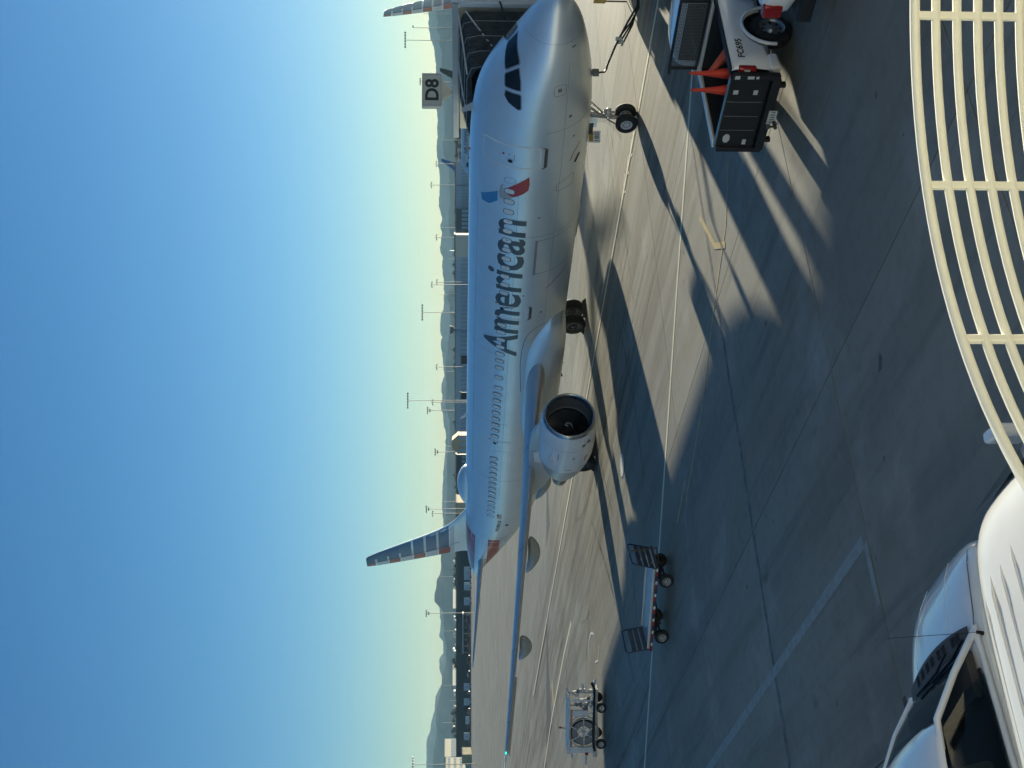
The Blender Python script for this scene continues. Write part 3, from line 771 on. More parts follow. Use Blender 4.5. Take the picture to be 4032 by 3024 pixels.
for i, (z0, z1) in enumerate(BL):
    fin_patch('tail_stripe_blue', .035, .74, z0, z1, blues[i])
    if i < 4: fin_patch('tail_stripe_blue', .035, .45, z1 if i == 0 else z1, BL[i - 1][0] if i else z1 + .001, blues[i]) if i else None
    fin_patch('tail_stripe_red' if i % 2 == 0 else 'tail_stripe_white', .745, .985, z0 - (.07 if i else 0), z1, M_red if i % 2 == 0 else M_white)
for i in range(6):
    z1, z0 = BL[i][0], BL[i + 1][1]
    fin_patch('tail_stripe_white', .45 if i < 4 else .035, .745, z0 + .003, z1 - .003, M_white)
fin_patch('tail_stripe_white', .10, .985, 6.40, 6.66, M_white)
b = MB(); b.tube([(f_le(z) + (f_te(z) - f_le(z)) * .70, fin_hw(f_le(z) + (f_te(z) - f_le(z)) * .70, z) + .007, z) for z in (6.1, 7, 8, 9, 10, 11, 11.7)], .012, 4); b.build('rudder_hinge_line', M_line, fin)
# horizontal stabilizers
for sg in (1, -1):
    b = MB(); b.loft([airfoil(38.6, 3.6, sg * .6, 4.72, .10), airfoil(39.2, 3.3, sg * 1.3, 4.78, .10), airfoil(41.4, 2.2, sg * 4.0, 5.05, .095), airfoil(43.05, 1.35, sg * 6.2, 5.27, .09)]); hsx = b.build('horizontal_stabilizer', M_wing, plane, 35)
# satcom radome, antennas, APU
b = MB(); rings = []
for i in range(15):
    t = i / 14; s_ = 30.3 + 4.2 * t; q = max(.02, math.sin(math.pi * t ** .8) ** .6); rings.append([(s_, .62 * q * math.cos(a), 5.66 + .56 * q * math.sin(a)) for a in [math.pi * j / 16 for j in range(17)]])
b.loft(rings, True, True, True); b.build('satcom_radome', M_sil, plane, 60)
b = MB(); b.prism([(4.35, -.02, 5.60), (4.75, -.02, 5.66), (4.85, -.02, 6.02), (4.70, -.02, 6.04)], (0, .04, 0)); b.build('blade_antenna', M_grey, plane)
b = MB(); b.prism([(24.6, -.02, 5.70), (25.0, -.02, 5.70), (25.35, -.02, 6.05), (25.2, -.02, 6.06)], (0, .04, 0)); b.build('blade_antenna', M_white, plane)
b = MB(); b.cyl((6.4, .2, 5.72), (6.4, .2, 5.80), .04); b.build('beacon', M_red, plane)
b = MB(); b.cyl((44.3, 0, 4.98), (44.54, 0, 5.0), .11, .1); b.build('exhaust_pipe', M_blk, plane)

# landing gear
def wheel(parent, c, r, w, axis_y, tyre_m, rim_m, name='wheel', rim_r=.55, holes=8):
    e = empty(name, c); e.parent = parent
    b = MB(); hw = w / 2
    b.lathe([(-hw * .72, r * rim_r), (-hw * .95, r * .68), (-hw, r * .80), (-hw * .88, r * .93), (-hw * .5, r * .992), (0, r), (hw * .5, r * .992), (hw * .88, r * .93), (hw, r * .80), (hw * .95, r * .68), (hw * .72, r * rim_r)], (0, 0, 0), (0, 1, 0), 36); b.build('tyre', tyre_m, e, 60)
    b = MB(); b.lathe([(-hw * .74, r * (rim_r + .01)), (-hw * .76, r * (rim_r - .06)), (-hw * .45, r * rim_r * .75), (-hw * .5, r * rim_r * .38), (-hw * .85, r * rim_r * .30), (-hw * .85, .001)], (0, 0, 0), (0, 1, 0), 28)
    b.lathe([(hw * .74, r * (rim_r + .01)), (hw * .76, r * (rim_r - .06)), (hw * .45, r * rim_r * .75), (hw * .5, r * rim_r * .38), (hw * .85, r * rim_r * .30), (hw * .85, .001)], (0, 0, 0), (0, 1, 0), 28)
    rim = b.build('rim', rim_m, e, 50)
    b = MB()
    for sgn in (-1, 1):
        for i in range(holes):
            a = 2 * math.pi * i / holes; x, z = math.cos(a) * r * rim_r * .58, math.sin(a) * r * rim_r * .58
            b.cyl((x, sgn * hw * .40, z), (x, sgn * hw * .56, z), r * .055, n=8)
    b.build('rim_holes', M_blk, e)['kind'] = 'stuff'
    return e
ng = empty('nose_gear', (5.07, 0, 0)); ng.parent = plane
for sg in (1, -1): wheel(ng, (0, sg * .25, .385), .385, .23, 1, M_tyre, M_rim, rim_r=.52)
b = MB(); b.cyl((0, 0, .385), (-.12, 0, 1.15), .055, .06); b.cyl((-.06, 0, .8), (-.2, 0, 1.75), .085, .1); b.cyl((0, -.3, .385), (0, .3, .385), .05); b.build('strut', M_met, ng, 50)
b = MB(); b.cyl((-.16, .10, 1.2), (-.75, .16, 1.8), .04); b.cyl((-.16, -.10, 1.2), (-.75, -.16, 1.8), .04); b.build('drag_brace', M_met, ng, 50)
b = MB(); b.tube([(.09, 0, .5), (.26, 0, .72), (.08, 0, .98)], .03, 6); b.cyl((-.15, .13, .75), (-.15, .13, 1.0), .05); b.cyl((-.15, -.13, .75), (-.15, -.13, 1.0), .05)
b.cyl((-.1, -.17, 1.02), (-.1, .17, 1.02), .045); b.cyl((-.28, -.08, 1.12), (-.28, .08, 1.12), .06); b.box((-.3, 0, .95), (.12, .22, .07)); b.build('steering_links', M_met, ng, 50)
for yy in (-.1, .1):
    b = MB(); b.lathe([(0, .055), (.05, .06), (.08, .03)], (-.26, yy, 1.02), (-1, 0, 0), 12, True, True); b.build('taxi_light', M_rim, ng, 60)
b = MB(); b.box((.45, -.40, 1.48), (.7, .02, .36), rx=R(12)); b.build('gear_door', M_sil, ng, bevel=.01)
b = MB(); b.box((.15, .36, 1.62), (.5, .02, .2), rx=R(-12)); b.build('gear_door', M_dmet, ng, bevel=.01)
pn = Vector((-math.sin(R(45)), math.cos(R(45)), 0)); pdir = Vector((-math.cos(R(45)), -math.sin(R(45)), 0)); pc = Vector((.55, .34, 1.44))
def prect(w0, w1, z0, z1, off): return [pc + pn * off + pdir * w0 + Vector((0, 0, z0)), pc + pn * off + pdir * w1 + Vector((0, 0, z0)), pc + pn * off + pdir * w1 + Vector((0, 0, z1)), pc + pn * off + pdir * w0 + Vector((0, 0, z1))]
b = MB(); b.prism(prect(-.20, .20, -.21, .21, -.012), pn * .024); pl_ = b.build('number_plate', M_white, ng, bevel=.01)
flat_text('plate_number', '180', pc + pn * .014 - pdir * .15 + Vector((0, 0, -.16)), pdir, (0, 0, 1), .30, .16, M_txt, pl_, .01, .004)
b = MB(); b.add(prect(-.16, .16, .04, .18, .017), [(0, 1, 2, 3)]); b.build('plate_yellow', mat('plate_gold', (.40, .28, .05), .5, noise=.5, nscale=40), pl_)
for sg in (1, -1):
    mg = empty('main_gear', (21.98, sg * 3.795, 0)); mg.parent = plane
    for k in (1, -1): wheel(mg, (0, k * .46, .60), .60, .42, 1, M_tyre, M_dmet, rim_r=.48, holes=9)
    b = MB(); b.cyl((0, 0, .6), (0, 0, 1.5), .09); b.cyl((0, 0, 1.2), (-.05, 0, 2.9), .14, .17); b.cyl((0, -.5, .6), (0, .5, .6), .08); b.build('strut', M_met, mg, 50)
    b = MB(); b.cyl((0, 0, 1.5), (-.1, -sg * 1.6, 2.6), .06); b.tube([(.12, 0, .7), (.42, 0, 1.05), (.15, 0, 1.4)], .04, 6); b.build('side_stay', M_met, mg, 50)
    b = MB(); b.box((0, sg * .42, 1.95), (1.0, .03, 1.3), rx=R(-6 * sg)); b.build('gear_door', M_wing, mg, bevel=.01)
    for k in (-1, 1):
        b = MB(); b.prism([(-.85 * k, -.5, .003), (-.60 * k, -.5, .003), (-.60 * k, -.5, .17)], (0, 1.0, 0)); b.build('wheel_chock', mat('chock_dark', (.06, .055, .04), .8), mg)
# ------------------------------------------------------------------ painted lines on the apron
def PLW(s_, t):
    c, n = math.cos(PL_HD), math.sin(PL_HD)
    return (PL_NOSE[0] + s_ * c - t * n, PL_NOSE[1] + s_ * n + t * c)
stripe('lead_in_line', [PLW(s_, 0.05) for s_ in (-6, -2, 2, 4.6)], .22, P_cream, .010)
stripe('lead_in_line', [PLW(s_, 0.0) for s_ in (5.6, 12, 20, 32, 46, 70)], .22, P_cream, .014)
stripe('lead_in_border', [PLW(s_, 0.0) for s_ in (-6, 4, 12, 20, 32, 44)], .42, P_blk, .0058)
for k, s_ in enumerate((6.3, 7.2, 8.2)):
    stripe('stop_bar', [PLW(s_, -.25 - .06 * k), PLW(s_ + .7, -.02), PLW(s_ + .2, .32)], .10, P_white, .008)
stripe('safety_line', [(16.0, 26.9), (7.9, 29.75), (2.74, 31.75), (-2.33, 33.6), (-7.62, 35.55), (-12.66, 37.35), (-30, 43.6)], .19, P_cream, .005)
stripe('faded_line', [grid(15.5, 7.36)[:2], grid(22, 7.36)[:2], grid(30, 7.36)[:2], grid(44, 7.36)[:2]], .22, P_faint, .005)
stripe('faded_line', [grid(15.42, 6.3)[:2], grid(15.42, 7.30)[:2]], .16, P_faint, .0052)
stripe('faded_line', [grid(18.0, 1.0)[:2], grid(18.0, 4.2)[:2]], .22, P_faint, .005)
stripe('tar_seam', [grid(21.3, -9)[:2], grid(21.3, 4)[:2], grid(21.25, 12)[:2], grid(21.35, 22)[:2]], .16, P_tar, .0045)
stripe('yellow_line', [(5.2, 25.6), (3.6, 25.9), (2.0, 27.0), (-.5, 28.4), (-3.2, 30.5)], .07, P_yel, .0055)
stripe('yellow_line', [(4.25, 28.7), (3.3, 27.0), (3.2, 25.95)], .16, P_yel, .0065)
stripe('yellow_line', [(-2.6, 30.6), (-3.9, 31.7)], .09, P_yel, .0065)
stripe('yellow_line', [(-36, 92), (-22, 75), (-15.7, 66.2), (-13.0, 62)], .26, P_cream, .005)
stripe('yellow_mark', [(-19.9, 73.9), (-20.6, 74.6)], 1.7, P_yel, .0065)
stripe('tar_crack', [(-4.78, 15.06), (-4.30, 15.40)], .13, mat('rust_stain', (.12, .085, .065), .8, noise=.4, nscale=4), .006)
stripe('white_arc', [(-12.9 + 1.5 * math.cos(t), 51.6 + 2.2 * math.sin(t)) for t in [i * .25 for i in range(7)]], .12, P_white, .006)
stripe('white_arc', [(-11.4, 49.6), (-12.2, 50.0), (-12.5, 51.0)], .10, P_white, .006)
# in-ground hydrant lid
b = MB(); b.lathe([(0, .44), (.012, .44), (.012, .38)], (-3.05, 42.6, 0), (0, 0, 1), 28); b.lathe([(.004, .38), (.004, .001)], (-3.05, 42.6, .004), (0, 0, 1), 28)
tag(b.build('hydrant_lid', P_white, None), 'round white-rimmed fuel pit lid set in the shaded apron by the engine', 'pit lid')

# ------------------------------------------------------------------ jet bridge (built in the aircraft's frame beside its port door)
M_jb = mat('bridge_grey', (.46, .48, .48), .5, noise=.12, nscale=1.5, bump=.05)
M_jbw = mat('bridge_cream', (.60, .57, .47), .55, noise=.12, nscale=1.2)
M_cloth = mat('canopy_fabric', (.060, .066, .066), .8, noise=.5, nscale=3, bump=.3, bscale=12)
jb = empty('jet_bridge', PL_NOSE, PL_HD)
tag(jb, 'grey and cream passenger boarding bridge with dark folded canopy behind the airliner nose', 'jet bridge')
b = MB(); b.bx(3.4, 9.4, -6.9, -3.75, 3.15, 6.10); cab = b.build('cab', M_jbw, jb, bevel=.04)
b = MB(); b.bx(3.2, 9.6, -7.1, -3.45, 6.13, 6.36); b.build('cab_roof', M_jb, jb, bevel=.03)
b = MB(); b.bx(3.15, 3.38, -4.1, -3.5, 3.2, 6.12); b.bx(3.05, 3.20, -3.9, -3.5, 5.70, 6.40); b.build('cab_frame', mat('frame_white', (.68, .69, .68), .45), jb, bevel=.05)
b = MB(); b.bx(3.36, 3.40, -6.5, -4.4, 3.9, 5.6); b.build('cab_window', M_glass, jb)
b = MB(); b.bx(3.32, 3.40, -6.8, -4.15, 5.75, 5.9); b.bx(3.32, 3.40, -6.8, -4.15, 3.6, 3.72); b.build('cab_trim', M_jb, jb)
# folded canopy: hoops stepping out from the cab to the skin
hoops = []
nh = 23
for i in range(nh):
    f = i / (nh - 1); t_ = -3.55 + 2.15 * f
    s0, s1 = 3.55 + .55 * f, 8.0 - .35 * f; zt, zb = 6.12 - .30 * f, 3.05 + .25 * f
    k = .16 if i % 2 else 0.0
    hoops.append([(s0 + k, t_, zb), (s0 + k, t_, zb + .9), (s0 + k, t_, zt - .55), (s0 + .12 + k, t_, zt - .15 - k), (s0 + .6, t_, zt - k), ((s0 + s1) / 2, t_, zt - k * 1.2), (s1 - .6, t_, zt - k), (s1 - .12 - k, t_, zt - .15 - k), (s1 - k, t_, zt - .55), (s1 - k, t_, zb + .9), (s1 - k, t_, zb)])
b = MB(); b.loft(hoops, False, False, False); b.build('canopy', M_cloth, jb)
b = MB(); b.add([hoops[0][k] for k in (0, 2, 3, 4, 6, 7, 8, 10)], [tuple(range(8))]); b.build('canopy_back', M_cloth, jb)
b = MB(); b.add([Vector(hoops[9][k]) for k in (0, 2, 3, 4, 6, 7, 8, 10)], [tuple(range(8))]); b.build('canopy_back', M_cloth, jb)
for i in (4, 10, 16, 22):
    b = MB(); b.tube([Vector(p) + Vector((-.02 if j < 4 else 0, 0, .03)) for j, p in enumerate(hoops[i])], .014, 5); b.build('canopy_rib', mat('rib_grey', (.28, .29, .29), .5), jb)
for P in ([(3.5, -3.5, 5.9), (3.9, -2.6, 5.2), (4.1, -1.7, 4.6)], [(3.6, -3.4, 6.14), (4.2, -2.4, 5.96), (4.6, -1.55, 5.84)], [(5.6, -3.4, 6.16), (6.2, -2.3, 5.98), (6.7, -1.6, 5.80)]):
    b = MB(); b.tube(P, .03, 6); b.build('canopy_strap', mat('strap_white', (.6, .6, .58), .6), jb)
b = MB(); b.lathe([(0, .02), (.02, .20), (.07, .22), (.09, .20), (.09, .12), (.05, .08)], (3.30, -3.95, 4.75), (-1, .25, 0), 20, True); b.tube([(3.3, -3.9, 4.75), (3.05, -3.3, 4.68), (3.1, -2.6, 4.55)], .035, 6); b.build('spacer_wheel', M_blk, jb, 50)
# support column with bogie, lift cylinders, tunnel, rotunda
def wjb(x, y): # world -> bridge frame
    dx, dy = x - PL_NOSE[0], y - PL_NOSE[1]; c, n = math.cos(PL_HD), math.sin(PL_HD)
    return (dx * c + dy * n, -dx * n + dy * c)
for x, y, r_ in ((14.75, 41.9, .25), (16.2, 40.7, .33)):  # the wider second column is added to shade a streak of apron
    q = wjb(x, y); b = MB(); b.cyl((q[0], q[1], .5), (q[0], q[1], 3.4), r_, n=16); b.build('lift_column', M_jb, jb, 50)
q = wjb(15.3, 41.6); b = MB(); b.box((q[0], q[1], .62), (2.2, .5, .35), rz=R(20)); b.build('bogie_beam', M_jb, jb, bevel=.03)
for dx, dy in ((14.9, 41.6), (16.0, 41.0)):
    q = wjb(dx, dy); wheel(jb, (q[0], q[1], .5), .5, .35, 1, M_tyre, M_dmet, 'bogie_wheel')
A_ = wjb(14.2, 42.6); B_ = wjb(40, 22)
ta = Vector((*A_, 3.25)); tb = Vector((*B_, 3.9)); td = (tb - ta).normalized(); tn = Vector((-td.y, td.x, 0)).normalized()
def tbox(f0, f1, hw, z0, z1, nm, m):
    p0 = ta + (tb - ta) * f0; p1 = ta + (tb - ta) * f1; U = Vector((0, 0, 1)); b = MB()
    b.loft([[p + tn * hw + U * z0, p - tn * hw + U * z0, p - tn * hw + U * z1, p + tn * hw + U * z1] for p in (p0, p1)]); return b.build(nm, m, jb)
tbox(.04, .52, 1.35, 0, 2.6, 'tunnel_outer', M_jbw); tbox(.46, 1.0, 1.55, -.15, 2.75, 'tunnel_inner', M_jbw)
b = MB(); b.cyl((*B_, 0), (*B_, 3.7), .6, n=20); b.cyl((*B_, 3.7), (*B_, 7.0), 2.3, n=24); b.build('rotunda', M_jbw, jb, 50)
q = wjb(15.35, 41.5); b = MB(); b.box((q[0], q[1], 1.95), (.55, .95, 2.5), rz=R(-65)); b.build('shade_cabinet', M_jb, jb, bevel=.03)  # cabinet added out of view to block a strip of sunlight
qa, qb = Vector((*wjb(14.6, 42.0), 2.82)), Vector((*wjb(18.6, 39.4), 2.82)); b = MB(); U = Vector((0, 0, .45)); n_ = Vector((.3, .1, 0))
b.loft([[p - n_, p + n_, p + n_ + U, p - n_ + U] for p in (qa, qb)]); b.build('shade_beam', M_jb, jb)  # low beam added so its shadow cuts the sunlit streaks short
# service stair and handrails beside the cab
b = MB()
q0, q1 = wjb(17.2, 41.0), wjb(18.9, 38.4)
for i in range(14):
    f = i / 13; b.box((q0[0] + (q1[0] - q0[0]) * f, q0[1] + (q1[1] - q0[1]) * f, 3.1 - 2.9 * f), (.9, .28, .04), rz=R(30))
b.tube([(q0[0], q0[1], 4.1), (q1[0], q1[1], 1.1)], .03, 6); b.tube([(q0[0] + .8, q0[1], 4.1), (q1[0] + .8, q1[1], 1.1)], .03, 6); b.build('service_stair', M_jb, jb)
# yellow roof railing seen against the far tail
b = MB()
for s_ in (3.3, 3.9):
    b.tube([(s_, -6.4, 6.34), (s_, -6.4, 7.35)], .025, 6)
for z in (6.7, 7.05, 7.35): b.tube([(3.3, -6.4, z), (4.3, -6.4, z)], .022, 6)
b.build('roof_railing', mat('safety_yellow', (.62, .55, .10), .5), jb)
b = MB(); b.box((3.3, -4.9, 6.42), (.18, .18, .14)); b.box((3.3, -4.9, 6.53), (.10, .10, .10)); b.build('roof_beacon', mat('beacon_grey', (.3, .31, .32), .5), jb, bevel=.02)

# gate sign on the cab roof
sg_ = empty('gate_sign', (11.28, 44.0, 6.36), R(8)); tag(sg_, 'boxy white D8 gate sign standing on the boarding bridge roof', 'sign')
b = MB(); b.bx(-.66, .66, -.14, .14, .42, 1.18); b.build('sign_box', mat('sign_cream', (.50, .49, .42), .5, noise=.06), sg_, bevel=.015)
b = MB()
for x0, x1, z0, z1 in ((-.66, .66, 1.13, 1.18), (-.66, .66, .42, .47), (-.66, -.61, .47, 1.13), (.61, .66, .47, 1.13)): b.bx(x0, x1, -.165, -.142, z0, z1)
b.build('sign_frame', mat('sign_frame', (.40, .41, .40), .5), sg_)
flat_text('sign_lettering', 'D8', (-.42, -.144, .53), (1, 0, 0), (0, 0, 1), .86, .54, mat('sign_black', (.02, .02, .02), .5), sg_, .03, .004)
b = MB(); b.loft([[(-.08, -.10, 0), (.08, -.10, 0), (.08, .10, 0), (-.08, .10, 0)], [(-.10, -.10, .12), (.10, -.10, .12), (.10, .10, .12), (-.10, .10, .12)], [(-.42, -.12, .42), (.42, -.12, .42), (.42, .12, .42), (-.42, .12, .42)]]); b.build('sign_post', mat('sign_post', (.55, .50, .38), .5), sg_)

# ground power cables hanging from the bridge to the nose
M_cab = mat('cable_black', (.014, .014, .015), .5)
gp = empty('ground_power_cable', (0, 0, 0)); tag(gp, 'looped black ground power cable plugged in under the airliner nose', 'cable')
qn = Vector((*PLW(2.9, .15), 1.72))
b = MB(); b.box(qn + Vector((0, 0, -.06)), (.16, .22, .22), rz=PL_HD); b.build('power_plug', mat('plug_grey', (.20, .21, .21), .5), gp, bevel=.02)
b = MB(); b.tube([qn + Vector((0, 0, -.15)), qn + Vector((.02, -.02, -.35)), qn + Vector((.12, .05, -.42)), qn + Vector((.25, 0, -.45)), (10.9, 36.6, 1.08), (11.6, 36.4, .72), (12.1, 36.2, .42), (12.4, 36.3, .40), (12.9, 36.6, .75), (13.6, 37.6, 1.6), (14.3, 39.6, 3.2)], .035, 8); b.build('cable', M_cab, gp, 60)
for i in range(3):
    b = MB(); dy = .10 * i
    b.tube([(11.15 - dy, 36.5 + dy, .98 - .06 * i), (11.6, 36.4 + dy, .62 - .05 * i), (12.05 + dy, 36.25, .36), (12.4 + dy, 36.4, .42), (12.9 + dy, 36.9, .9), (13.7, 38.0 + dy, 1.9), (14.5, 39.8, 3.2)], .028, 7); b.build('cable', M_cab, gp, 60)
b = MB(); b.box((11.12, 36.5, .98), (.10, .12, .20)); b.box((11.05, 36.62, .90), (.10, .12, .20)); b.build('cable_plug', mat('plug_cream', (.6, .58, .48), .5), gp, bevel=.01)

# yellow tow bar head and stand just entering the frame at the far right
tb_ = empty('equipment_stand', (14.25, 41.2, 0)); tag(tb_, 'yellow ground equipment stand at the right edge behind the nose', 'equipment stand')
b = MB(); b.box((0, 0, 1.0), (.7, .5, .45)); b.build('stand_body', mat('equip_yellow', (.42, .29, .05), .5, noise=.2, nscale=5), tb_, bevel=.03)
b = MB()
for x in (-.28, .28):
    for y in (-.18, .18): b.cyl((x, y, 0), (x, y, .8), .03)
b.build('stand_legs', M_dmet, tb_)
# ------------------------------------------------------------------ terminal behind the camera, unseen concourse wing added for shade off to the right
tm = empty('terminal_building', (0, -1.4, 0)); tag(tm, 'pale terminal wall with window bands behind the viewpoint', 'building')
M_stuc = mat('stucco', (.40, .39, .34), .8, noise=.1, nscale=.6)
b = MB(); b.bx(-45, 34, -6, 0, 0, 11); b.build('wall', M_stuc, tm)
for i in range(12):
    b = MB(); b.bx(-44 + 6.4 * i, -38.6 + 6.4 * i, .003, .06, 3.9, 4.6); b.build('window', M_glass, tm)
cw = empty('shade_wing', (52, 20, 0), R(33)); tag(cw, 'unseen pale concourse wing added beyond the right edge for its shade', 'building')
b = MB(); b.bx(-14, 20, -14, 10, 0, 8.5); b.build('wall', M_stuc, cw)
for i in range(5):
    b = MB(); b.bx(-13 + 6 * i, -8.5 + 6 * i, 10.003, 10.06, 3.2, 6.5); b.build('window', M_glass, cw)
# unseen box truck, added under the bridge to shade the near apron
bt = empty('shade_truck', (22.0, 41.2, 0), R(-33)); tag(bt, 'unseen box truck added under the bridge beyond the right edge for its shade', 'truck')
b = MB(); b.bx(-2.7, 1.9, -1.2, 1.2, .8, 3.75); b.build('box', M_jbw, bt, bevel=.05)
b = MB(); b.bx(1.95, 3.6, -1.1, 1.1, .5, 2.4); b.build('cab', M_jb, bt, bevel=.15)
for x in (-1.8, 2.6):
    for y in (-1.0, 1.0):
        b = MB(); b.cyl((x, y - .14, .48), (x, y + .14, .48), .48, n=18); b.build('wheel', M_tyre, bt, 50)
# curved balcony railing
rl = empty('balcony_railing', (1.75, 2.55, 0)); tag(rl, 'curved cream metal railing with horizontal bars in the near foreground', 'railing')
M_cream = mat('cream_paint', (.90, .885, .77), .42, coat=.15, noise=.05, nscale=6)
def arc(r_, z, a0=40, a1=200, n=60): return [(r_ * math.cos(R(a0 + (a1 - a0) * i / n)), r_ * math.sin(R(a0 + (a1 - a0) * i / n)), z) for i in range(n + 1)]
def sq_tube(path, w, h):
    b = MB(); rings = []
    for i, p in enumerate(path):
        p = Vector(p); u = Vector((p.x, p.y, 0)).normalized(); k = .3 * w
        rings.append([p + u * x + Vector((0, 0, z)) for x, z in ((w / 2, h / 2 - k), (w / 2 - k, h / 2), (-w / 2 + k, h / 2), (-w / 2, h / 2 - k), (-w / 2, -h / 2 + k), (-w / 2 + k, -h / 2), (w / 2 - k, -h / 2), (w / 2, -h / 2 + k))])
    b.loft(rings); return b
sq_tube(arc(2.68, 3.985), .042, .042).build('top_rail', M_cream, rl, 50)
for i in range(9):
    sq_tube(arc(2.68, 3.985 - .100 * (i + 1)), .037, .037).build('rail_bar', M_cream, rl, 50)
for a in (55.5, 73, 90.6, 108.4, 125.6, 142.5, 160, 177.5):
    b = MB(); b.box((2.68 * math.cos(R(a)), 2.68 * math.sin(R(a)), 3.52), (.028, .036, .95), rz=R(a)); b.build('post', M_cream, rl, bevel=.005)
bl = MB(); bl.prism([(2.75 * math.cos(R(a)), 2.75 * math.sin(R(a)), 2.8) for a in range(0, 360, 6)], (0, 0, .25)); bl.build('balcony_floor', M_stuc, rl)
# ------------------------------------------------------------------ vehicles and ramp equipment
M_vw = mat('car_white', (.88, .89, .90), .25, coat=1.0, noise=.04, nscale=2)
M_vw2 = mat('car_white_warm', (.83, .82, .79), .30, coat=.5, noise=.05, nscale=2)
M_bp = mat('black_plastic', (.011, .011, .012), .6, noise=.25, nscale=6)
M_trim = mat('grey_trim', (.16, .16, .165), .5)
M_tl = mat('tail_light_red', (.30, .015, .015), .15, coat=.5)
M_stk = mat('sticker_white', (.62, .63, .62), .5)
M_cone = mat('cone_orange', (.66, .040, .012), .55, noise=.12, nscale=6)
M_cone2 = mat('cone_orange_faded', (.66, .11, .05), .55, noise=.15, nscale=6)
def cwheel(parent, x, y, r_, w, side):
    e = empty('wheel', (x, y, r_)); e.parent = parent; hw = w / 2; n = 36
    b = MB(); b.lathe([(-hw, r_ * .62), (-hw, r_ * .85), (-hw * .8, r_ * .97), (0, r_), (hw * .8, r_ * .97), (hw, r_ * .85), (hw, r_ * .62)], axis=(0, 1, 0), n=n); b.build('tyre', M_tyre, e, 50)
    b = MB(); o = side * hw
    b.lathe([(o * .98, r_ * .63), (o * .9, r_ * .58), (o * .55, r_ * .54), (o * .5, r_ * .30), (o * .85, r_ * .22), (o * .88, r_ * .10), (o * .95, .001)], axis=(0, 1, 0), n=n); b.build('rim', mat('steel_rim', (.36, .37, .38), .35, .8, noise=.2, nscale=10), e, 50)
    b = MB()
    for i in range(8):
        a = 2 * math.pi * i / 8; b.cyl((math.cos(a) * r_ * .43, o * .50, math.sin(a) * r_ * .43), (math.cos(a) * r_ * .43, o * .60, math.sin(a) * r_ * .43), r_ * .06, n=8)
    b.build('rim_holes', M_bp, e)['kind'] = 'stuff'
    b = MB(); b.lathe([(-o * .9, r_ * .62), (-o * .9, .001)], axis=(0, 1, 0), n=n); b.build('wheel_back', M_bp, e)
    return e
# pickup truck: x forward from the rear end, y left
tr = empty('pickup_truck', (5.02, 20.68, 0), R(36)); tag(tr, 'white pickup truck marked FC695 with a black lift gate and cones in its bed', 'pickup truck')
def arch_side(y, sgn, x0, x1, z0, z1, ax, ar, az, thick, nm, m, parent, bulge=.05):
    """bed or body side panel with a wheel arch cut out"""
    b = MB(); pts = [(x0, z0)]
    a0 = math.asin(min(1, max(-1, (z0 - az) / ar)))
    for i in range(19):
        a = math.pi - a0 - (math.pi - 2 * a0) * i / 18; pts.append((ax + ar * math.cos(a), az + ar * math.sin(a)))
    pts.append((x1, z0)); top = [(x1, z1), (x0, z1)]
    lower = pts
    n = len(lower); up = [(x0 + (x1 - x0) * i / (n - 1), z1) for i in range(n)]
    rows = []
    for f in (0, .18, .45, .72, .9, 1.0):
        yy = y + sgn * bulge * math.sin(math.pi * min(1, f * .9 + .05)) * (1 if f < 1 else .4)
        rows.append([Vector((lower[i][0] + (up[i][0] - lower[i][0]) * f, yy, lower[i][1] + (up[i][1] - lower[i][1]) * f)) for i in range(n)])
    b.add([p for r in rows for p in r], [(i * n + j, i * n + j + 1, (i + 1) * n + j + 1, (i + 1) * n + j) for i in range(len(rows) - 1) for j in range(n - 1)])
    o = b.build(nm, m, parent, 50); so = o.modifiers.new('solid', 'SOLIDIFY'); so.thickness = thick; so.offset = 0
    return o
for sgn in (-1, 1):
    bs = arch_side(sgn * .88, sgn, .02, 2.2, .55, 1.29, 1.22, .50, .42, .03, 'bed_side', M_vw, tr, .06)
    b = MB()
    b.tube([(1.22 + .53 * math.cos(a), sgn * .955, .42 + .53 * math.sin(a)) for a in [math.pi * (-.02 + 1.04 * i / 20) for i in range(21)]], .035, 8); b.build('wheel_arch_flare', M_vw, bs, 60)
    b = MB(); b.bx(.02, 2.2, sgn * .80, sgn * .93, 1.285, 1.325); b.build('bed_rail_cap', M_bp if sgn < 0 else M_vw2, tr, bevel=.012)
    cwheel(tr, 1.22, sgn * .82, .39, .25, sgn); cwheel(tr, 4.55, sgn * .82, .39, .25, sgn)
    b = MB(); b.bx(-.012, .10, sgn * .80, sgn * .955, .84, 1.17); b.build('tail_light', M_tl, tr, bevel=.03)
    b = MB(); b.box((-.016, sgn * .88, 1.02), (.02, .09, .10)); b.build('reverse_lamp', mat('lamp_clear', (.6, .6, .58), .2), tr)
    b = MB(); b.prism([(.05, sgn * .80, .40), (.45, sgn * .80, .42), (.42, sgn * .80, .60), (.03, sgn * .80, .60)], (0, sgn * .15, 0)); b.build('bumper_end', M_vw2, tr, bevel=.04)
b = MB(); b.bx(.03, 2.2, -.78, .78, .70, .76); b.bx(2.14, 2.2, -.80, .80, .7, 1.27); b.bx(.03, 2.2, .76, .79, .7, 1.27); b.bx(.03, 2.2, -.79, -.76, .7, 1.27); b.build('bed_liner', M_bp, tr)
b = MB(); b.bx(2.12, 2.20, -.86, .86, 1.275, 1.345); b.build('front_bed_rail', mat('bed_rail_dull_white', (.46, .47, .47), .5), tr, bevel=.012)
flat_text('fleet_number', 'FC695', (.30, -.953, 1.02), (1, 0, 0), (0, 0, 1), .52, .13, mat('fleet_black', (.02, .02, .02), .5), tr, .03, .004)
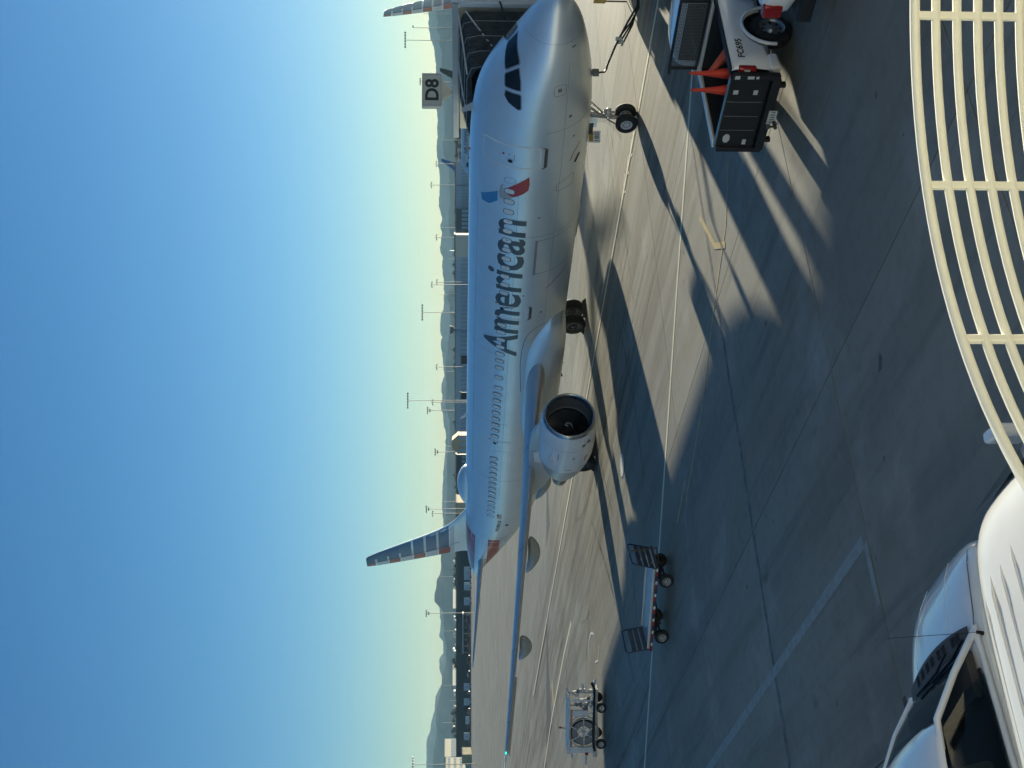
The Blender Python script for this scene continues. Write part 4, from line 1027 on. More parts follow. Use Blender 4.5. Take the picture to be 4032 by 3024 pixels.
# headache rack with mesh
rk = MB()
for z in (1.36, 1.90): rk.bx(2.14, 2.19, -.80, .80, z, z + .05)
for y in (-.80, .75): rk.bx(2.14, 2.19, y, y + .05, 1.36, 1.9)
rk.bx(2.14, 2.20, -.92, -.80, 1.89, 1.94); rk.bx(2.14, 2.20, .80, .92, 1.89, 1.94)
rack = rk.build('headache_rack', M_bp, tr)
b = MB()
for i in range(46):
    y = -.75 + 1.5 * i / 45; b.box((2.165, y, 1.655), (.006, .009, .50))
for i in range(17):
    z = 1.42 + .48 * i / 16; b.box((2.165, 0, z), (.006, 1.5, .009))
me_ = b.build('rack_mesh', mat('mesh_grey', (.16, .165, .17), .5, .4), rack); me_['kind'] = 'stuff'
# cab and bonnet
def carloft(secs, nm, m, parent, sub=2, smooth=180):
    b = MB(); b.loft([[(x, y, z) for y, z in pts] for x, pts in secs]); return b.build(nm, m, parent, smooth, sub=sub)
def sec(hw, z0, z1, tw, r_=.12):
    return [(-hw, z0), (-hw - .02, (z0 + z1) / 2), (-hw, z1 - r_), (-hw + (hw - tw) * .7, z1 - r_ * .2), (-tw * .55, z1), (tw * .55, z1), (hw - (hw - tw) * .7, z1 - r_ * .2), (hw, z1 - r_), (hw + .02, (z0 + z1) / 2), (hw, z0)]
carloft([(2.24, sec(.93, .5, 1.15, .9)), (2.3, sec(.95, .45, 1.18, .9)), (3.6, sec(.95, .45, 1.18, .9)), (3.9, sec(.95, .45, 1.15, .88)), (4.9, sec(.94, .45, 1.10, .85)), (5.35, sec(.90, .45, 1.0, .78)), (5.45, sec(.82, .5, .95, .7))], 'cab_body', M_vw, tr, 1, 50)
carloft([(2.26, sec(.86, 1.1, 1.80, .66)), (2.36, sec(.86, 1.1, 1.90, .66)), (3.2, sec(.84, 1.1, 1.91, .64)), (3.55, sec(.82, 1.1, 1.82, .62)), (4.1, sec(.80, 1.1, 1.2, .7))], 'cab_roof', M_vw, tr, 1, 50)
b = MB(); b.bx(2.225, 2.262, -.64, .64, 1.34, 1.76); b.build('rear_window', M_glass, tr)
b = MB(); b.bx(0.0, 2.3, -.8, .8, .48, .69); b.bx(2.0, 5.2, -.7, .7, .3, .6); b.build('chassis', M_bp, tr)
# lift gate folded upright at the tail
lg = MB(); lg.bx(-.10, -.04, -.80, .80, .62, 1.30); lgo = lg.build('lift_gate', M_bp, tr, bevel=.01)
for y in (-.28, .05, .38):
    b = MB(); b.bx(-.112, -.102, y - .006, y + .006, .64, 1.28); b.build('gate_seam', M_trim, lgo)
b = MB(); b.bx(-.11, -.035, -.80, .80, 1.30, 1.322); b.build('gate_top_edge', mat('edge_steel', (.20, .30, .32), .4, .6), lgo)
b = MB()
for y in (-.84, .84): b.bx(-.14, -.02, y - .05, y + .05, .42, 1.27)
b.bx(-.16, -.02, -.82, .82, .40, .56); b.bx(-.12, .02, -.78, .78, .60, .64); b.bx(-.10, .0, .60, .68, .28, .45); b.bx(-.10, .0, -.68, -.60, .28, .45); b.build('gate_frame', M_bp, lgo, bevel=.012)
for y, z, w_, h_ in ((-.855, 1.20, .07, .09), (-.855, .96, .06, .12), (-.855, .84, .05, .05), (-.50, 1.16, .09, .09), (-.50, .80, .10, .08), (.66, .78, .12, .07)):
    b = MB(); b.box((-.146 if abs(y) > .8 else -.108, y, z), (.006, w_, h_)); b.build('sticker', M_stk, lgo)
b = MB(); b.add([(-.110, .58 + .11 * math.cos(a), 1.13 + .07 * math.sin(a)) for a in [math.pi / 8 + math.pi * i / 4 for i in range(8)]], [tuple(range(8))]); b.build('octagon_sticker', M_stk, lgo)
b = MB(); b.box((-.17, .02, .40), (.012, .31, .155)); lp = b.build('licence_plate', M_stk, tr)
for k in range(5):
    b = MB(); b.box((-.177, .115 - .055 * k, .395), (.004, .022, .075)); b.build('plate_mark', M_trim, lp)
b = MB(); b.cyl((-.05, .12, .34), (-.34, .12, .34), .035); b.cyl((-.30, .12, .34), (-.30, .12, .44), .02); b.lathe([(-.045, .01), (-.03, .04), (0, .05), (.03, .04), (.045, .01)], (-.30, .12, .47), (0, 0, 1), 14, True, True); b.build('tow_hitch', M_dmet, tr, 60)
b = MB(); b.prism([(-.19, .2, .31), (-.19, .1, .31), (-.19, .15, .22)], (.01, 0, 0)); b.build('hazard_tag', M_stk, tr)
# traffic cones standing in the bed: things of their own
def cone(loc, rz, tilt, m, label, h_=.98, tdir=0.0):
    e = empty('traffic_cone', loc); e.rotation_euler = (tilt * math.sin(tdir), tilt * math.cos(tdir), rz)
    tag(e, label, 'traffic cone', 'orange cones in the pickup bed')
    b = MB(); b.box((0, 0, .02), (.38, .38, .04)); b.build('cone_base', M_bp, e, bevel=.02)
    b = MB(); b.lathe([(.04, .155), (.2, .132), (.5, .088), (.85, .04), (h_ - .02, .026), (h_, .012)], axis=(0, 0, 1), n=24, cap1=True); b.build('cone_body', m, e, 60)
    return e
def TRW(x, y, z): 
    c, n = math.cos(R(36)), math.sin(R(36)); return (5.02 + x * c - y * n, 20.68 + x * n + y * c, z)
cone(TRW(.66, -.30, .765), R(36), 0.0, M_cone, 'upright orange traffic cone nearer the cab in the pickup bed', 1.12)
c2 = cone(TRW(.36, -.16, .765), R(36), 0.0, M_cone, 'upright orange traffic cone nearest the lift gate in the pickup bed', 1.10)
cone(TRW(1.35, -.56, .86), R(36), R(-52), M_cone2, 'faded orange traffic cone lying tilted against the pickup bed side', .9, R(60))
# white vehicle cut off by the right edge
v2 = empty('parked_car', (7.0, 20.05, 0), R(36)); 
v2.location = (6.62, 17.95, 0)
tag(v2, 'white car parked nearer than the pickup, only its rear corner and red lamp in view', 'car')
carloft([(.0, sec(.80, .62, 1.05, .7)), (.06, sec(.9, .48, 1.15, .8)), (.5, sec(.93, .40, 1.2, .86)), (2.6, sec(.93, .40, 1.2, .86)), (4.2, sec(.92, .40, 1.1, .8)), (4.6, sec(.8, .45, .95, .7))], 'body', M_vw, v2, 1, 50)
carloft([(.10, sec(.80, 1.05, 1.25, .7)), (.35, sec(.80, 1.05, 1.62, .6)), (1.8, sec(.80, 1.05, 1.70, .6)), (2.4, sec(.80, 1.05, 1.6, .6)), (3.1, sec(.8, 1.05, 1.15, .6))], 'cabin', M_glass, v2, 1, 50)
for sgn in (-1, 1):
    b = MB(); b.bx(-.012, .16, sgn * .70, sgn * .935, .78, 1.10); b.build('tail_light', M_tl, v2, bevel=.03)
    cwheel(v2, .95, sgn * .82, .34, .22, sgn); cwheel(v2, 3.7, sgn * .82, .34, .22, sgn)
b = MB(); b.bx(-.14, .3, -.92, .92, .30, .56); b.build('bumper', M_bp, v2, bevel=.05)
for k in range(6):
    b = MB(); b.box((.16 + .055 * k, -.953, .83), (.038, .006, .05)); b.build('badge_mark', M_trim, v2)

# baggage cart
M_cb = mat('cart_blue', (.022, .030, .075), .45, noise=.25, nscale=5)
M_deck = mat('cart_deck', (.42, .45, .46), .4, .5, noise=.2, nscale=4)
M_refl_r = mat('reflector_red', (.45, .02, .02), .3); M_refl_w = mat('reflector_white', (.75, .75, .75), .3)
cdir = Vector((-2.6, 1.07, 0)).normalized(); ca = math.atan2(cdir.y, cdir.x)
ct = empty('baggage_cart', (-6.28, 33.15, 0), ca); tag(ct, 'empty dark blue flatbed baggage cart with end racks on the shaded apron', 'baggage cart')
# local: x towards the left end, y = away from camera is negative
sgn_near = 1 if (Vector((-math.sin(ca), math.cos(ca), 0)).y < 0) else -1
CL, CW = 1.43, .60
b = MB(); b.bx(-CL, CL, -CW, CW, .46, .54); fr = b.build('frame', M_cb, ct, bevel=.01)
b = MB(); b.bx(-CL + .05, CL - .05, -CW + .04, CW - .04, .543, .575); b.build('deck', M_deck, ct)
b = MB()
for s_ in (-1, 1): b.bx(-CL + .1, CL - .1, s_ * (CW - .02) - .02, s_ * (CW - .02) + .02, .575, .625)
b.build('deck_lip', mat('deck_lip', (.55, .57, .56), .45, .3), ct)
for i in range(7):
    x = -1.25 + 2.5 * i / 6
    for s_ in (-1, 1):
        for k, m in ((0, M_refl_w), (1, M_refl_r)):
            b = MB(); b.box((x + (.06 if k else -.07), s_ * (CW + .004), .50), (.10, .006, .05)); b.build('reflector', m, fr)
for e_ in (-1, 1):
    lean = R(12) * e_; b = MB()
    base = Vector((e_ * (CL - .06), 0, .55))
    def lp_(y, z): return base + Vector((math.sin(lean) * z, y, math.cos(lean) * z))
    b.tube([lp_(-CW + .03, 0), lp_(-CW + .03, .58), lp_(-CW + .10, .68), lp_(CW - .10, .68), lp_(CW - .03, .58), lp_(CW - .03, 0)], .022, 8); rkk = b.build('end_rack', M_cb, ct, 60)
    for z in (.13, .30, .47):
        b = MB(); b.tube([lp_(-CW + .04, z), lp_(CW - .04, z)], .012, 6); b.build('rack_bar', M_cb, rkk, 60)
    for j in range(3):
        z0 = .03 + .17 * j; b = MB()
        b.add([lp_(-CW + .05, z0), lp_(CW - .05, z0), lp_(CW - .05, z0 + .13), lp_(-CW + .05, z0 + .13)], [(0, 1, 2, 3)]); o = b.build('rack_panel', mat('rack_panel', (.018, .024, .042), .5), rkk); so = o.modifiers.new('s', 'SOLIDIFY'); so.thickness = .008
    if e_ < 0:
        for k, (y, z) in enumerate(((-.35, .25), (-.1, .25), (.2, .42), (.3, .12))):
            c_ = lp_(y, z); b = MB(); b.box(c_ + Vector((.012, 0, 0)), (.006, .16, .12)); b.build('rack_sticker', mat('sticker_tan', (.35, .34, .28), .5) if k % 2 else M_stk, rkk)
        for k in range(4):
            c_ = lp_(-.4 + .26 * k, .68); b = MB(); b.box(c_ + Vector((.03, 0, 0)), (.006, .1, .04)); b.build('reflector', M_refl_w if k % 2 else M_refl_r, rkk)
    for s_ in (-1, 1):
        cwheel(ct, e_ * .95, s_ * .55, .215, .15, s_)
    b = MB(); b.cyl((e_ * .95, -.55, .215), (e_ * .95, .55, .215), .03); b.box((e_ * .95, 0, .36), (.5, .16, .2)); b.build('axle', M_bp, ct)
b = MB(); b.tube([(-.95, 0, .3), (-1.7, 0, .45), (-1.62, .05, 1.2)], .025, 8); b.build('tow_bar', mat('tow_bar_dark', (.09, .075, .05), .6), ct, 60)
b = MB(); b.box((.45, 0, .28), (.9, .06, .05), ry=R(14)); b.build('steer_link', M_bp, ct)

# hydrant fuelling hose cart on the sunlit apron
hc = empty('hose_cart', (-14.2, 47.9, 0), R(174)); tag(hc, 'white fuel hydrant cart with a big spoked hose reel on the sunlit apron', 'hose cart')
M_hw = mat('cart_white', (.72, .73, .72), .4, noise=.12, nscale=4); M_hy = mat('cart_silver', (.40, .42, .43), .35, .6, noise=.25, nscale=8)
HN = 1  # near side (+y local after the half turn faces the camera)
for x in (-.78, .78):
    for y in (-.6, .6): cwheel(hc, x, y, .205, .16, 1 if y > 0 else -1)
b = MB(); b.bx(-1.55, 1.35, -.55, .55, .34, .44); b.bx(-1.55, 1.35, .50, .58, .40, .52); b.build('chassis', M_hy, hc, bevel=.01)
# reel: on the near side
rc = Vector((.0 + .30, .42, .92))
for yy in (.30, .62):
    b = MB(); b.tube([rc + Vector((.62 * math.cos(a), yy - .42, .62 * math.sin(a))) for a in [2 * math.pi * i / 40 for i in range(41)]], .022, 6); rim_ = b.build('reel_rim', M_hy, hc, 60)
    for i in range(6):
        a = math.pi / 6 + 2 * math.pi * i / 6 + .5; b = MB(); b.tube([rc + Vector((0, yy - .42, 0)), rc + Vector((.62 * math.cos(a), yy - .42, .62 * math.sin(a)))], .02, 6); b.build('reel_spoke', M_hw, rim_, 60)
b = MB(); b.lathe([(-.14, .5), (-.14, .28), (.16, .28), (.16, .5)], rc, (0, 1, 0), 32); b.build('reel_drum', mat('drum_grey', (.2, .21, .21), .5, .3), hc)
for k in range(4):
    b = MB(); b.tube([rc + Vector((.50 * math.cos(a), -.10 + .07 * k, .50 * math.sin(a))) for a in [2 * math.pi * i / 32 for i in range(33)]], .045, 8); b.build('hose_coil', M_blk, hc, 60)
b = MB(); b.lathe([(.17, .001), (.22, .05), (.14, .07)], rc, (0, 1, 0), 16); b.build('reel_hub', M_dmet, hc)
b = MB(); b.bx(-1.1, 1.25, -.5, .5, 1.50, 1.58); b.build('canopy', M_hw, hc, bevel=.02)
b = MB(); b.bx(.95, 1.22, -.5, .48, .5, 1.5); b.build('cabinet', M_hw, hc, bevel=.02)
for x, y in ((-1.05, .45), (-1.05, -.45), (-.5, .45), (-.5, -.45)):
    b = MB(); b.bx(x - .03, x + .03, y - .03, y + .03, .44, 1.5); b.build('upright', M_hw, hc)
b = MB(); b.bx(-.62, -.36, .36, .50, .72, 1.42); b.build('valve_box', M_hw, hc, bevel=.015)
rnd = random.Random(5)
b = MB()
for i in range(26):
    x = -1.45 + .95 * rnd.random(); y = .45 * rnd.random(); z = .5 + .75 * rnd.random(); d = .05 + .12 * rnd.random()
    if rnd.random() < .5: b.box((x, y, z), (d, d, d * (0.6 + rnd.random())))
    else: b.cyl((x, y, z), (x + .25 * (rnd.random() - .5), y + .1, z + .3 * (rnd.random() - .3)), .03 + .04 * rnd.random(), n=10)
b.build('pump_valves', M_hy, hc)
for P, m in (([(-1.15, .1, 1.5), (-1.45, .15, 1.62)], M_hw), ([(-1.4, .3, .95), (-1.75, .35, .98)], M_hw), ([(-1.55, .3, .48), (-1.9, .35, .44)], M_hw), ([(1.3, .3, .75), (1.55, .35, .8), (1.75, .4, .78)], M_hw), ([(1.25, .2, 1.4), (1.55, .25, 1.35)], M_stk)):
    b = MB(); b.tube(P, .045, 8); b.build('handle_arm', m, hc, 60)
b = MB(); b.tube([(-1.85, .55, .62), (-1.6, .6, .50), (-.8, .63, .50), (.3, .65, .53), (.9, .62, .5), (1.1, .55, .45)], .055, 8); b.build('loose_hose', M_blk, hc, 60)
b = MB(); b.tube([(.35, 0, 1.58), (.33, 0, 1.72), (.30, 0, 1.80)], .04, 8); b.build('beacon_post', mat('post_cream', (.6, .57, .45), .5), hc, 60)
b = MB(); b.cyl((.30, 0, 1.80), (.29, 0, 1.92), .045); b.build('beacon', M_red, hc, 60)
b = MB(); b.box((1.25, .50, .78), (.10, .02, .14)); b.build('tail_light', M_tl, hc)
b = MB(); b.bx(-.7, .95, .50, .515, 1.40, 1.48); b.build('warning_strip', mat('strip_pink', (.45, .25, .25), .5, noise=.5, nscale=20), hc)

# minivan-like car below the window, nose to the right
cr = empty('minivan', (-3.71, 11.16, 0), R(36)); cr.scale = (1.0, 1.08, 1.0); tag(cr, 'white minivan with brown wiper cowl parked behind the white van roof', 'car')
def hood_sec(hw, z0, zs, zc): # side, shoulder, crown
    return [(-hw, z0), (-hw - .03, (z0 + zs) / 2), (-hw, zs - .06), (-hw + .04, zs), (-hw * .72, zc - .012), (-hw * .2, zc), (hw * .2, zc), (hw * .72, zc - .012), (hw - .04, zs), (hw, zs - .06), (hw + .03, (z0 + zs) / 2), (hw, z0)]
carloft([(-2.2, hood_sec(.94, .35, 1.02, 1.05)), (-1.5, hood_sec(.96, .32, 1.06, 1.08)), (.60, hood_sec(.96, .32, 1.08, 1.10)), (.86, hood_sec(.95, .32, 1.06, 1.14)), (1.3, hood_sec(.93, .32, 1.00, 1.08)), (1.7, hood_sec(.88, .34, .90, .98)), (1.95, hood_sec(.78, .36, .78, .86)), (2.12, hood_sec(.6, .4, .66, .70))], 'body', M_vw, cr, 2, 180)
def clear_glass(name, tint):
    m = bpy.data.materials.new(name); m.use_nodes = True; nt = m.node_tree; N = nt.nodes; L = nt.links
    N.remove(N['Principled BSDF'])
    t = N.new('ShaderNodeBsdfTransparent'); t.inputs['Color'].default_value = (*tint, 1)
    g = N.new('ShaderNodeBsdfGlossy'); g.inputs['Roughness'].default_value = .04
    f = N.new('ShaderNodeFresnel'); f.inputs['IOR'].default_value = 1.55
    x = N.new('ShaderNodeMixShader'); L.new(f.outputs[0], x.inputs[0]); L.new(t.outputs[0], x.inputs[1]); L.new(g.outputs[0], x.inputs[2])
    L.new(x.outputs[0], N['Material Output'].inputs['Surface']); return m
M_cg = clear_glass('car_glass', (.42, .50, .50))
gh = [(-2.35, .72, 1.60), (-2.0, .78, 1.75), (-.6, .79, 1.79), (-.04, .77, 1.735), (.14, .74, 1.655)]
carloft([(x, [(-hw - .09, zt - .13), (-hw - .03, zt - .05), (-hw * .6, zt), (hw * .6, zt), (hw + .03, zt - .05), (hw + .09, zt - .13), (hw * .8, zt - .09), (-hw * .8, zt - .09)]) for x, hw, zt in gh], 'roof', M_vw, cr, 1, 60)
for sgn in (-1, 1):
    for P, r_, nm in (([(.92, sgn * .87, 1.07), (.50, sgn * .84, 1.37), (.08, sgn * .755, 1.61), (-.2, sgn * .765, 1.64)], .036, 'front_pillar'), ([(-.98, sgn * .90, 1.07), (-1.02, sgn * .79, 1.64)], .05, 'middle_pillar'), ([(-2.15, sgn * .88, 1.05), (-2.2, sgn * .74, 1.56)], .07, 'rear_pillar'), ([(.95, sgn * .90, 1.07), (.2, sgn * .93, 1.085), (-2.2, sgn * .92, 1.07)], .035, 'belt_rail')):
        b = MB(); b.tube(P, r_, 10); b.build(nm, M_vw, cr, 60)
b = MB(); b.bx(-2.1, .55, -.84, .84, 1.095, 1.115); b.build('cabin_floor', mat('cabin_dark', (.03, .03, .032), .8), cr)
b = MB(); b.bx(.28, .74, -.80, .80, 1.115, 1.20); b.tube([(.2 + .03 * math.cos(a), .38 + .17 * math.cos(a), 1.28 + .17 * math.sin(a)) for a in [2 * math.pi * k / 20 for k in range(21)]], .015, 6); b.build('dashboard', mat('dash_grey', (.07, .068, .065), .7), cr)
b = MB(); b.add([(.84, -.76, 1.135), (.84, .76, 1.135), (.48, .72, 1.40), (.08, .66, 1.640), (.08, -.66, 1.640), (.48, -.72, 1.40)], [(0, 1, 2, 5), (5, 2, 3, 4)]); b.build('windshield', M_cg, cr)
for sgn in (-1, 1):
    b = MB(); b.add([(.48, sgn * .905, 1.10), (.30, sgn * .87, 1.34), (-.02, sgn * .80, 1.60), (-.9, sgn * .815, 1.60), (-1.0, sgn * .905, 1.12)], [(0, 1, 2, 3, 4)]); b.build('side_window', M_cg, cr)
    cwheel(cr, 1.25, sgn * .84, .33, .22, sgn); cwheel(cr, -1.6, sgn * .84, .33, .22, sgn)
    b = MB(); b.box((1.80, sgn * .66, .74), (.16, .22, .10), rz=R(-28 * sgn)); b.build('headlight', mat('headlight_clear', (.5, .52, .53), .1, coat=.6), cr, bevel=.04)
b = MB(); vs_ = []
for i in range(13):
    y = -.80 + 1.6 * i / 12; c_ = 1 - (y / .85) ** 2
    vs_ += [(.80 + .05 * c_, y, 1.105 + .045 * c_), (.99 + .10 * c_, y, 1.088 + .045 * c_)]
b.add(vs_, [(2 * i, 2 * i + 1, 2 * i + 3, 2 * i + 2) for i in range(12)]); cw_ = b.build('wiper_cowl', mat('cowl_brown', (.085, .062, .052), .6), cr)
for y0 in (-.62, -.52, -.30, -.18, 0.0, .14, .3, .46):
    for k in range(3):
        b = MB(); c_ = 1 - ((y0 + .03 * k) / .85) ** 2; b.box((.92 + .07 * c_, y0 + .028 * k, 1.100 + .045 * c_), (.10, .010, .008)); b.build('cowl_slot', M_bp, cw_)
for P in ([(.92, -.35, 1.16), (.82, -.1, 1.19), (.80, .45, 1.20)], [(.90, -.70, 1.13), (.80, -.45, 1.17), (.78, .05, 1.19)]):
    b = MB(); b.tube(P, .013, 6); b.build('wiper', M_bp, cr, 60)
b = MB(); b.cyl((.86, -.93, 1.02), (.87, -.93, 1.09), .02); b.tube([(.87, -.93, 1.09), (.85, -.86, 1.95)], .003, 5); b.build('antenna', M_bp, cr)
for y in (-.42, .42):
    b = MB(); b.tube([(1.08, y, 1.135), (1.4, y * .97, 1.075), (1.75, y * .86, .965), (1.95, y * .75, .855)], .004, 5); b.build('hood_crease', M_vw, cr, 60)
b = MB(); b.tube([(.90, -.86, 1.075), (1.1, -.885, 1.04), (1.4, -.86, .985), (1.7, -.80, .91), (1.9, -.70, .81)], .006, 5); b.build('hood_gap', M_trim, cr)
for x, y in ((-.35, -.4), (-.35, .4), (-1.4, -.4), (-1.4, .4)):
    b = MB(); b.box((x, y, 1.25), (.15, .46, .32), ry=R(-12)); b.box((x - .06, y, 1.47), (.1, .24, .16)); b.build('seat', mat('seat_fabric', (.20, .18, .145), .9), cr, bevel=.05)
# cargo van nearest the camera: ribbed roof
vn = empty('cargo_van', (-.75, 8.17, 0), R(32)); tag(vn, 'white van with ribbed roof cut off by the bottom left corner', 'van')
VZ = 2.22
carloft([(x, [(-.98, .4), (-1.0, 1.1), (-.95, VZ - .25), (-.80, VZ - .05), (-.5, VZ), (.5, VZ), (.80, VZ - .05), (.95, VZ - .25), (1.0, 1.1), (.98, .4)]) for x in (-4.4, -4.3, -.9)] + [(-.25, [(-.98, .4), (-1.0, 1.1), (-.93, VZ - .28), (-.76, VZ - .08), (-.45, VZ - .02), (.45, VZ - .02), (.76, VZ - .08), (.93, VZ - .28), (1.0, 1.1), (.98, .4)]), (.05, [(-.96, .4), (-.98, 1.1), (-.86, VZ - .42), (-.68, VZ - .18), (-.4, VZ - .10), (.4, VZ - .10), (.68, VZ - .18), (.86, VZ - .42), (.98, 1.1), (.96, .4)]), (.55, [(-.95, .4), (-.96, 1.0), (-.86, 1.35), (-.7, 1.55), (-.4, 1.62), (.4, 1.62), (.7, 1.55), (.86, 1.35), (.96, 1.0), (.95, .4)]), (.95, [(-.94, .4), (-.95, .9), (-.9, 1.1), (-.75, 1.17), (-.4, 1.2), (.4, 1.2), (.75, 1.17), (.9, 1.1), (.95, .9), (.94, .4)]), (1.7, [(-.85, .4), (-.87, .8), (-.8, .95), (-.65, 1.0), (-.4, 1.02), (.4, 1.02), (.65, 1.0), (.8, .95), (.87, .8), (.85, .4)]), (1.9, [(-.7, .45), (-.72, .6), (-.65, .72), (-.55, .76), (-.3, .78), (.3, .78), (.55, .76), (.65, .72), (.72, .6), (.7, .45)])], 'body', M_vw2, vn, 2, 180)
for y in (.62, .42, .22, .0, -.22, -.42, -.62):
    x1 = -.42 - .25 * abs(y)
    b = MB(); z_ = VZ - .012 - (.028 if abs(y) > .55 else 0)
    b.tube([(x1, y, z_ - .02), (x1 - .15, y, z_ - .003), (-2.4, y, z_ - .002), (-4.1, y, z_ - .003)], [.004, .014, .015, .014], 8); b.build('roof_rib', M_vw2, vn, 60)
b = MB(); b.add([(.06, -.64, VZ - .12), (.06, .64, VZ - .12), (.62, .80, 1.60), (.95, .78, 1.28), (.95, -.78, 1.28), (.62, -.80, 1.60)], [(0, 1, 2, 5), (5, 2, 3, 4)]); b.build('windshield', M_glass, vn)
for sgn in (-1, 1):
    b = MB(); b.box((1.02, sgn * 1.02, 1.40), (.12, .30, .34), rz=R(-12 * sgn)); b.build('mirror', M_vw, vn, bevel=.04, bseg=3)
    cwheel(vn, 1.0, sgn * .84, .35, .23, sgn); cwheel(vn, -3.2, sgn * .84, .35, .23, sgn)
# ------------------------------------------------------------------ far field: neighbouring aircraft, masts, buildings, trees, hills, haze
F_ = 4486.0
def far(ysrc, D): return (1512 - ysrc) / F_ * D            # lateral offset at distance D
def hz_(xsrc, D): return CAM_H + (1808.2 - xsrc) / F_ * D  # height at distance D
rnd = random.Random(11)
def ordinal(n):
    one = ['', 'first', 'second', 'third', 'fourth', 'fifth', 'sixth', 'seventh', 'eighth', 'ninth', 'tenth', 'eleventh', 'twelfth', 'thirteenth', 'fourteenth', 'fifteenth', 'sixteenth', 'seventeenth', 'eighteenth', 'nineteenth']
    if n < 20: return one[n]
    t, u = divmod(n, 10); ten = {2: 'twent', 3: 'thirt', 4: 'fort', 5: 'fift', 6: 'sixt'}[t]
    return ten + 'ieth' if u == 0 else ten + 'y-' + one[u]
# the tail of another striped airliner on the next stand
p2 = empty('airliner', (28.3 + .607 * 42.3, 87 + .795 * 42.3, 0), R(232.6))
tag(p2, 'second airliner whose striped tail fin stands above the boarding bridge at upper right', 'airplane')
for ch in list(plane.children):
    if ch.name.split('.')[0] in ('fuselage', 'radome', 'vertical_fin', 'horizontal_stabilizer'): dup(ch, p2)
# simplified distant airliners
def simple_jet(nm, loc, rz, sc, label, body_m, tail_m, title=None, belly=None, title_m=None, group=None):
    e = empty(nm, loc, rz); tag(e, label, 'airplane', group); e.scale = (sc, sc, sc)
    ss_ = [0, .1, .3, .6, 1, 1.6, 2.4, 3.4, 5, 8, 16, 24, 30, 33, 36, 39, 42, 44.3]
    b = MB(); b.loft(frings(ss_, 24)); b.build('fuselage', body_m, e, 60)
    b = MB(); b.loft([[(f_le(z), -.1, z), (f_te(z), -.06, z), (f_te(z), .06, z), (f_le(z), .1, z)] for z in (5.5, 6.4, 8, 10, 11.8)]); b.build('vertical_fin', tail_m, e, 40)
    for sg in (1, -1):
        b = MB(); b.loft([airfoil(le, c_, sg * y, z, tk, 8) for y, le, c_, z, tk in W_SEC]); b.build('wing', M_wing, e, 40)
        b = MB(); b.loft([airfoil(38.6, 3.6, sg * .6, 4.72, .1, 6), airfoil(43.05, 1.35, sg * 6.2, 5.27, .09, 6)]); b.build('horizontal_stabilizer', M_wing, e, 40)
        b = MB(); b.lathe([(0, .95), (.1, 1.05), (1.5, 1.12), (3.5, .9), (4.7, .45)], (15.4, sg * 5.75, 1.78), (1, 0, 0), 20); b.lathe([(.02, .92), (.8, .85), (.8, .01)], (15.4, sg * 5.75, 1.78), (1, 0, 0), 20); b.build('engine', body_m, e, 50)
        b = MB(); b.cyl((22, sg * 3.8, 0), (22, sg * 3.8, 2.6), .15); b.cyl((22, sg * 3.8 - .6, .6), (22, sg * 3.8 + .6, .6), .6, n=18); b.build('main_gear', M_tyre, e, 50)
    b = MB(); b.cyl((5, 0, 0), (5, 0, 2), .1); b.cyl((5, -.35, .38), (5, .35, .38), .38, n=16); b.build('nose_gear', M_tyre, e, 50)
    for sg in (1, -1):
        b = MB(); b.add([fpt(1.7, .9 if sg > 0 else math.pi - .9, .03), fpt(2.0, .45 if sg > 0 else math.pi - .45, .03), fpt(3.1, .22 if sg > 0 else math.pi - .22, .03), fpt(3.0, .52 if sg > 0 else math.pi - .52, .03), fpt(2.3, .72 if sg > 0 else math.pi - .72, .03)], [(0, 1, 2, 3, 4)]); b.build('cockpit_window', M_glass, e)
    if title:
        txt, s0, s1, t0, t1, side = title
        vs_, fs = fit2d(text_poly(txt, 1, .03), 0, 1, 0, 1)
        if side > 0: V_ = [(s1 - v[0] * (s1 - s0), t0 + v[1] * (t1 - t0)) for v in vs_]
        else: V_ = [(s0 + v[0] * (s1 - s0), math.pi - (t0 + v[1] * (t1 - t0))) for v in vs_]
        decal('title', (V_, fs), title_m or M_txt, e, .03, step=(1.2, .08))
    return e
M_jw = mat('jet_white', (.66, .69, .71), .35, coat=.2, noise=.05)
# nose to the left, tail to the right, seen on its port side
acl = Vector((53.1, 290, 0)); act = Vector((87.6, 315, 0)); dd = (act - acl).normalized()
ac = simple_jet('distant_airliner', acl, math.atan2(dd.y, dd.x), .97, 'pale airliner titled AIR CANADA with a dark tail, beyond the boarding bridge', M_jw, mat('tail_dark', (.035, .033, .033), .4), ('AIR CANADA', 6.2, 17.0, .30, .66, -1), title_m=mat('title_grey', (.10, .12, .14), .5))
b = MB(); b.cyl((39.8, -.14, 7.2), (39.8, -.02, 7.2), .95, n=9); b.build('tail_leaf', mat('leaf_red', (.30, .03, .03), .5), ac)
b = MB(); b.cyl((40.0, -2.1, 3.6), (3.6, -1.95, 3.6), .01); 
for k in range(30):
    b = MB(); q = fpt(6 + k * .9, math.pi - .18, .03); b.box(q, (.35, .02, .35)); b.build('cabin_window', M_txt, ac)
b = MB(); b.add([fpt(4.6 + .5 * math.cos(a), math.pi + .02 + .16 * math.sin(a), .04) for a in [2 * math.pi * i / 10 for i in range(10)]], [tuple(range(10))]); b.build('maple_mark', mat('leaf_red', (.30, .03, .03), .5), ac)
frn = Vector((far(985, 560), 560, 0)); frt = Vector((far(628, 585), 585, 0)); dd = (frt - frn).normalized()
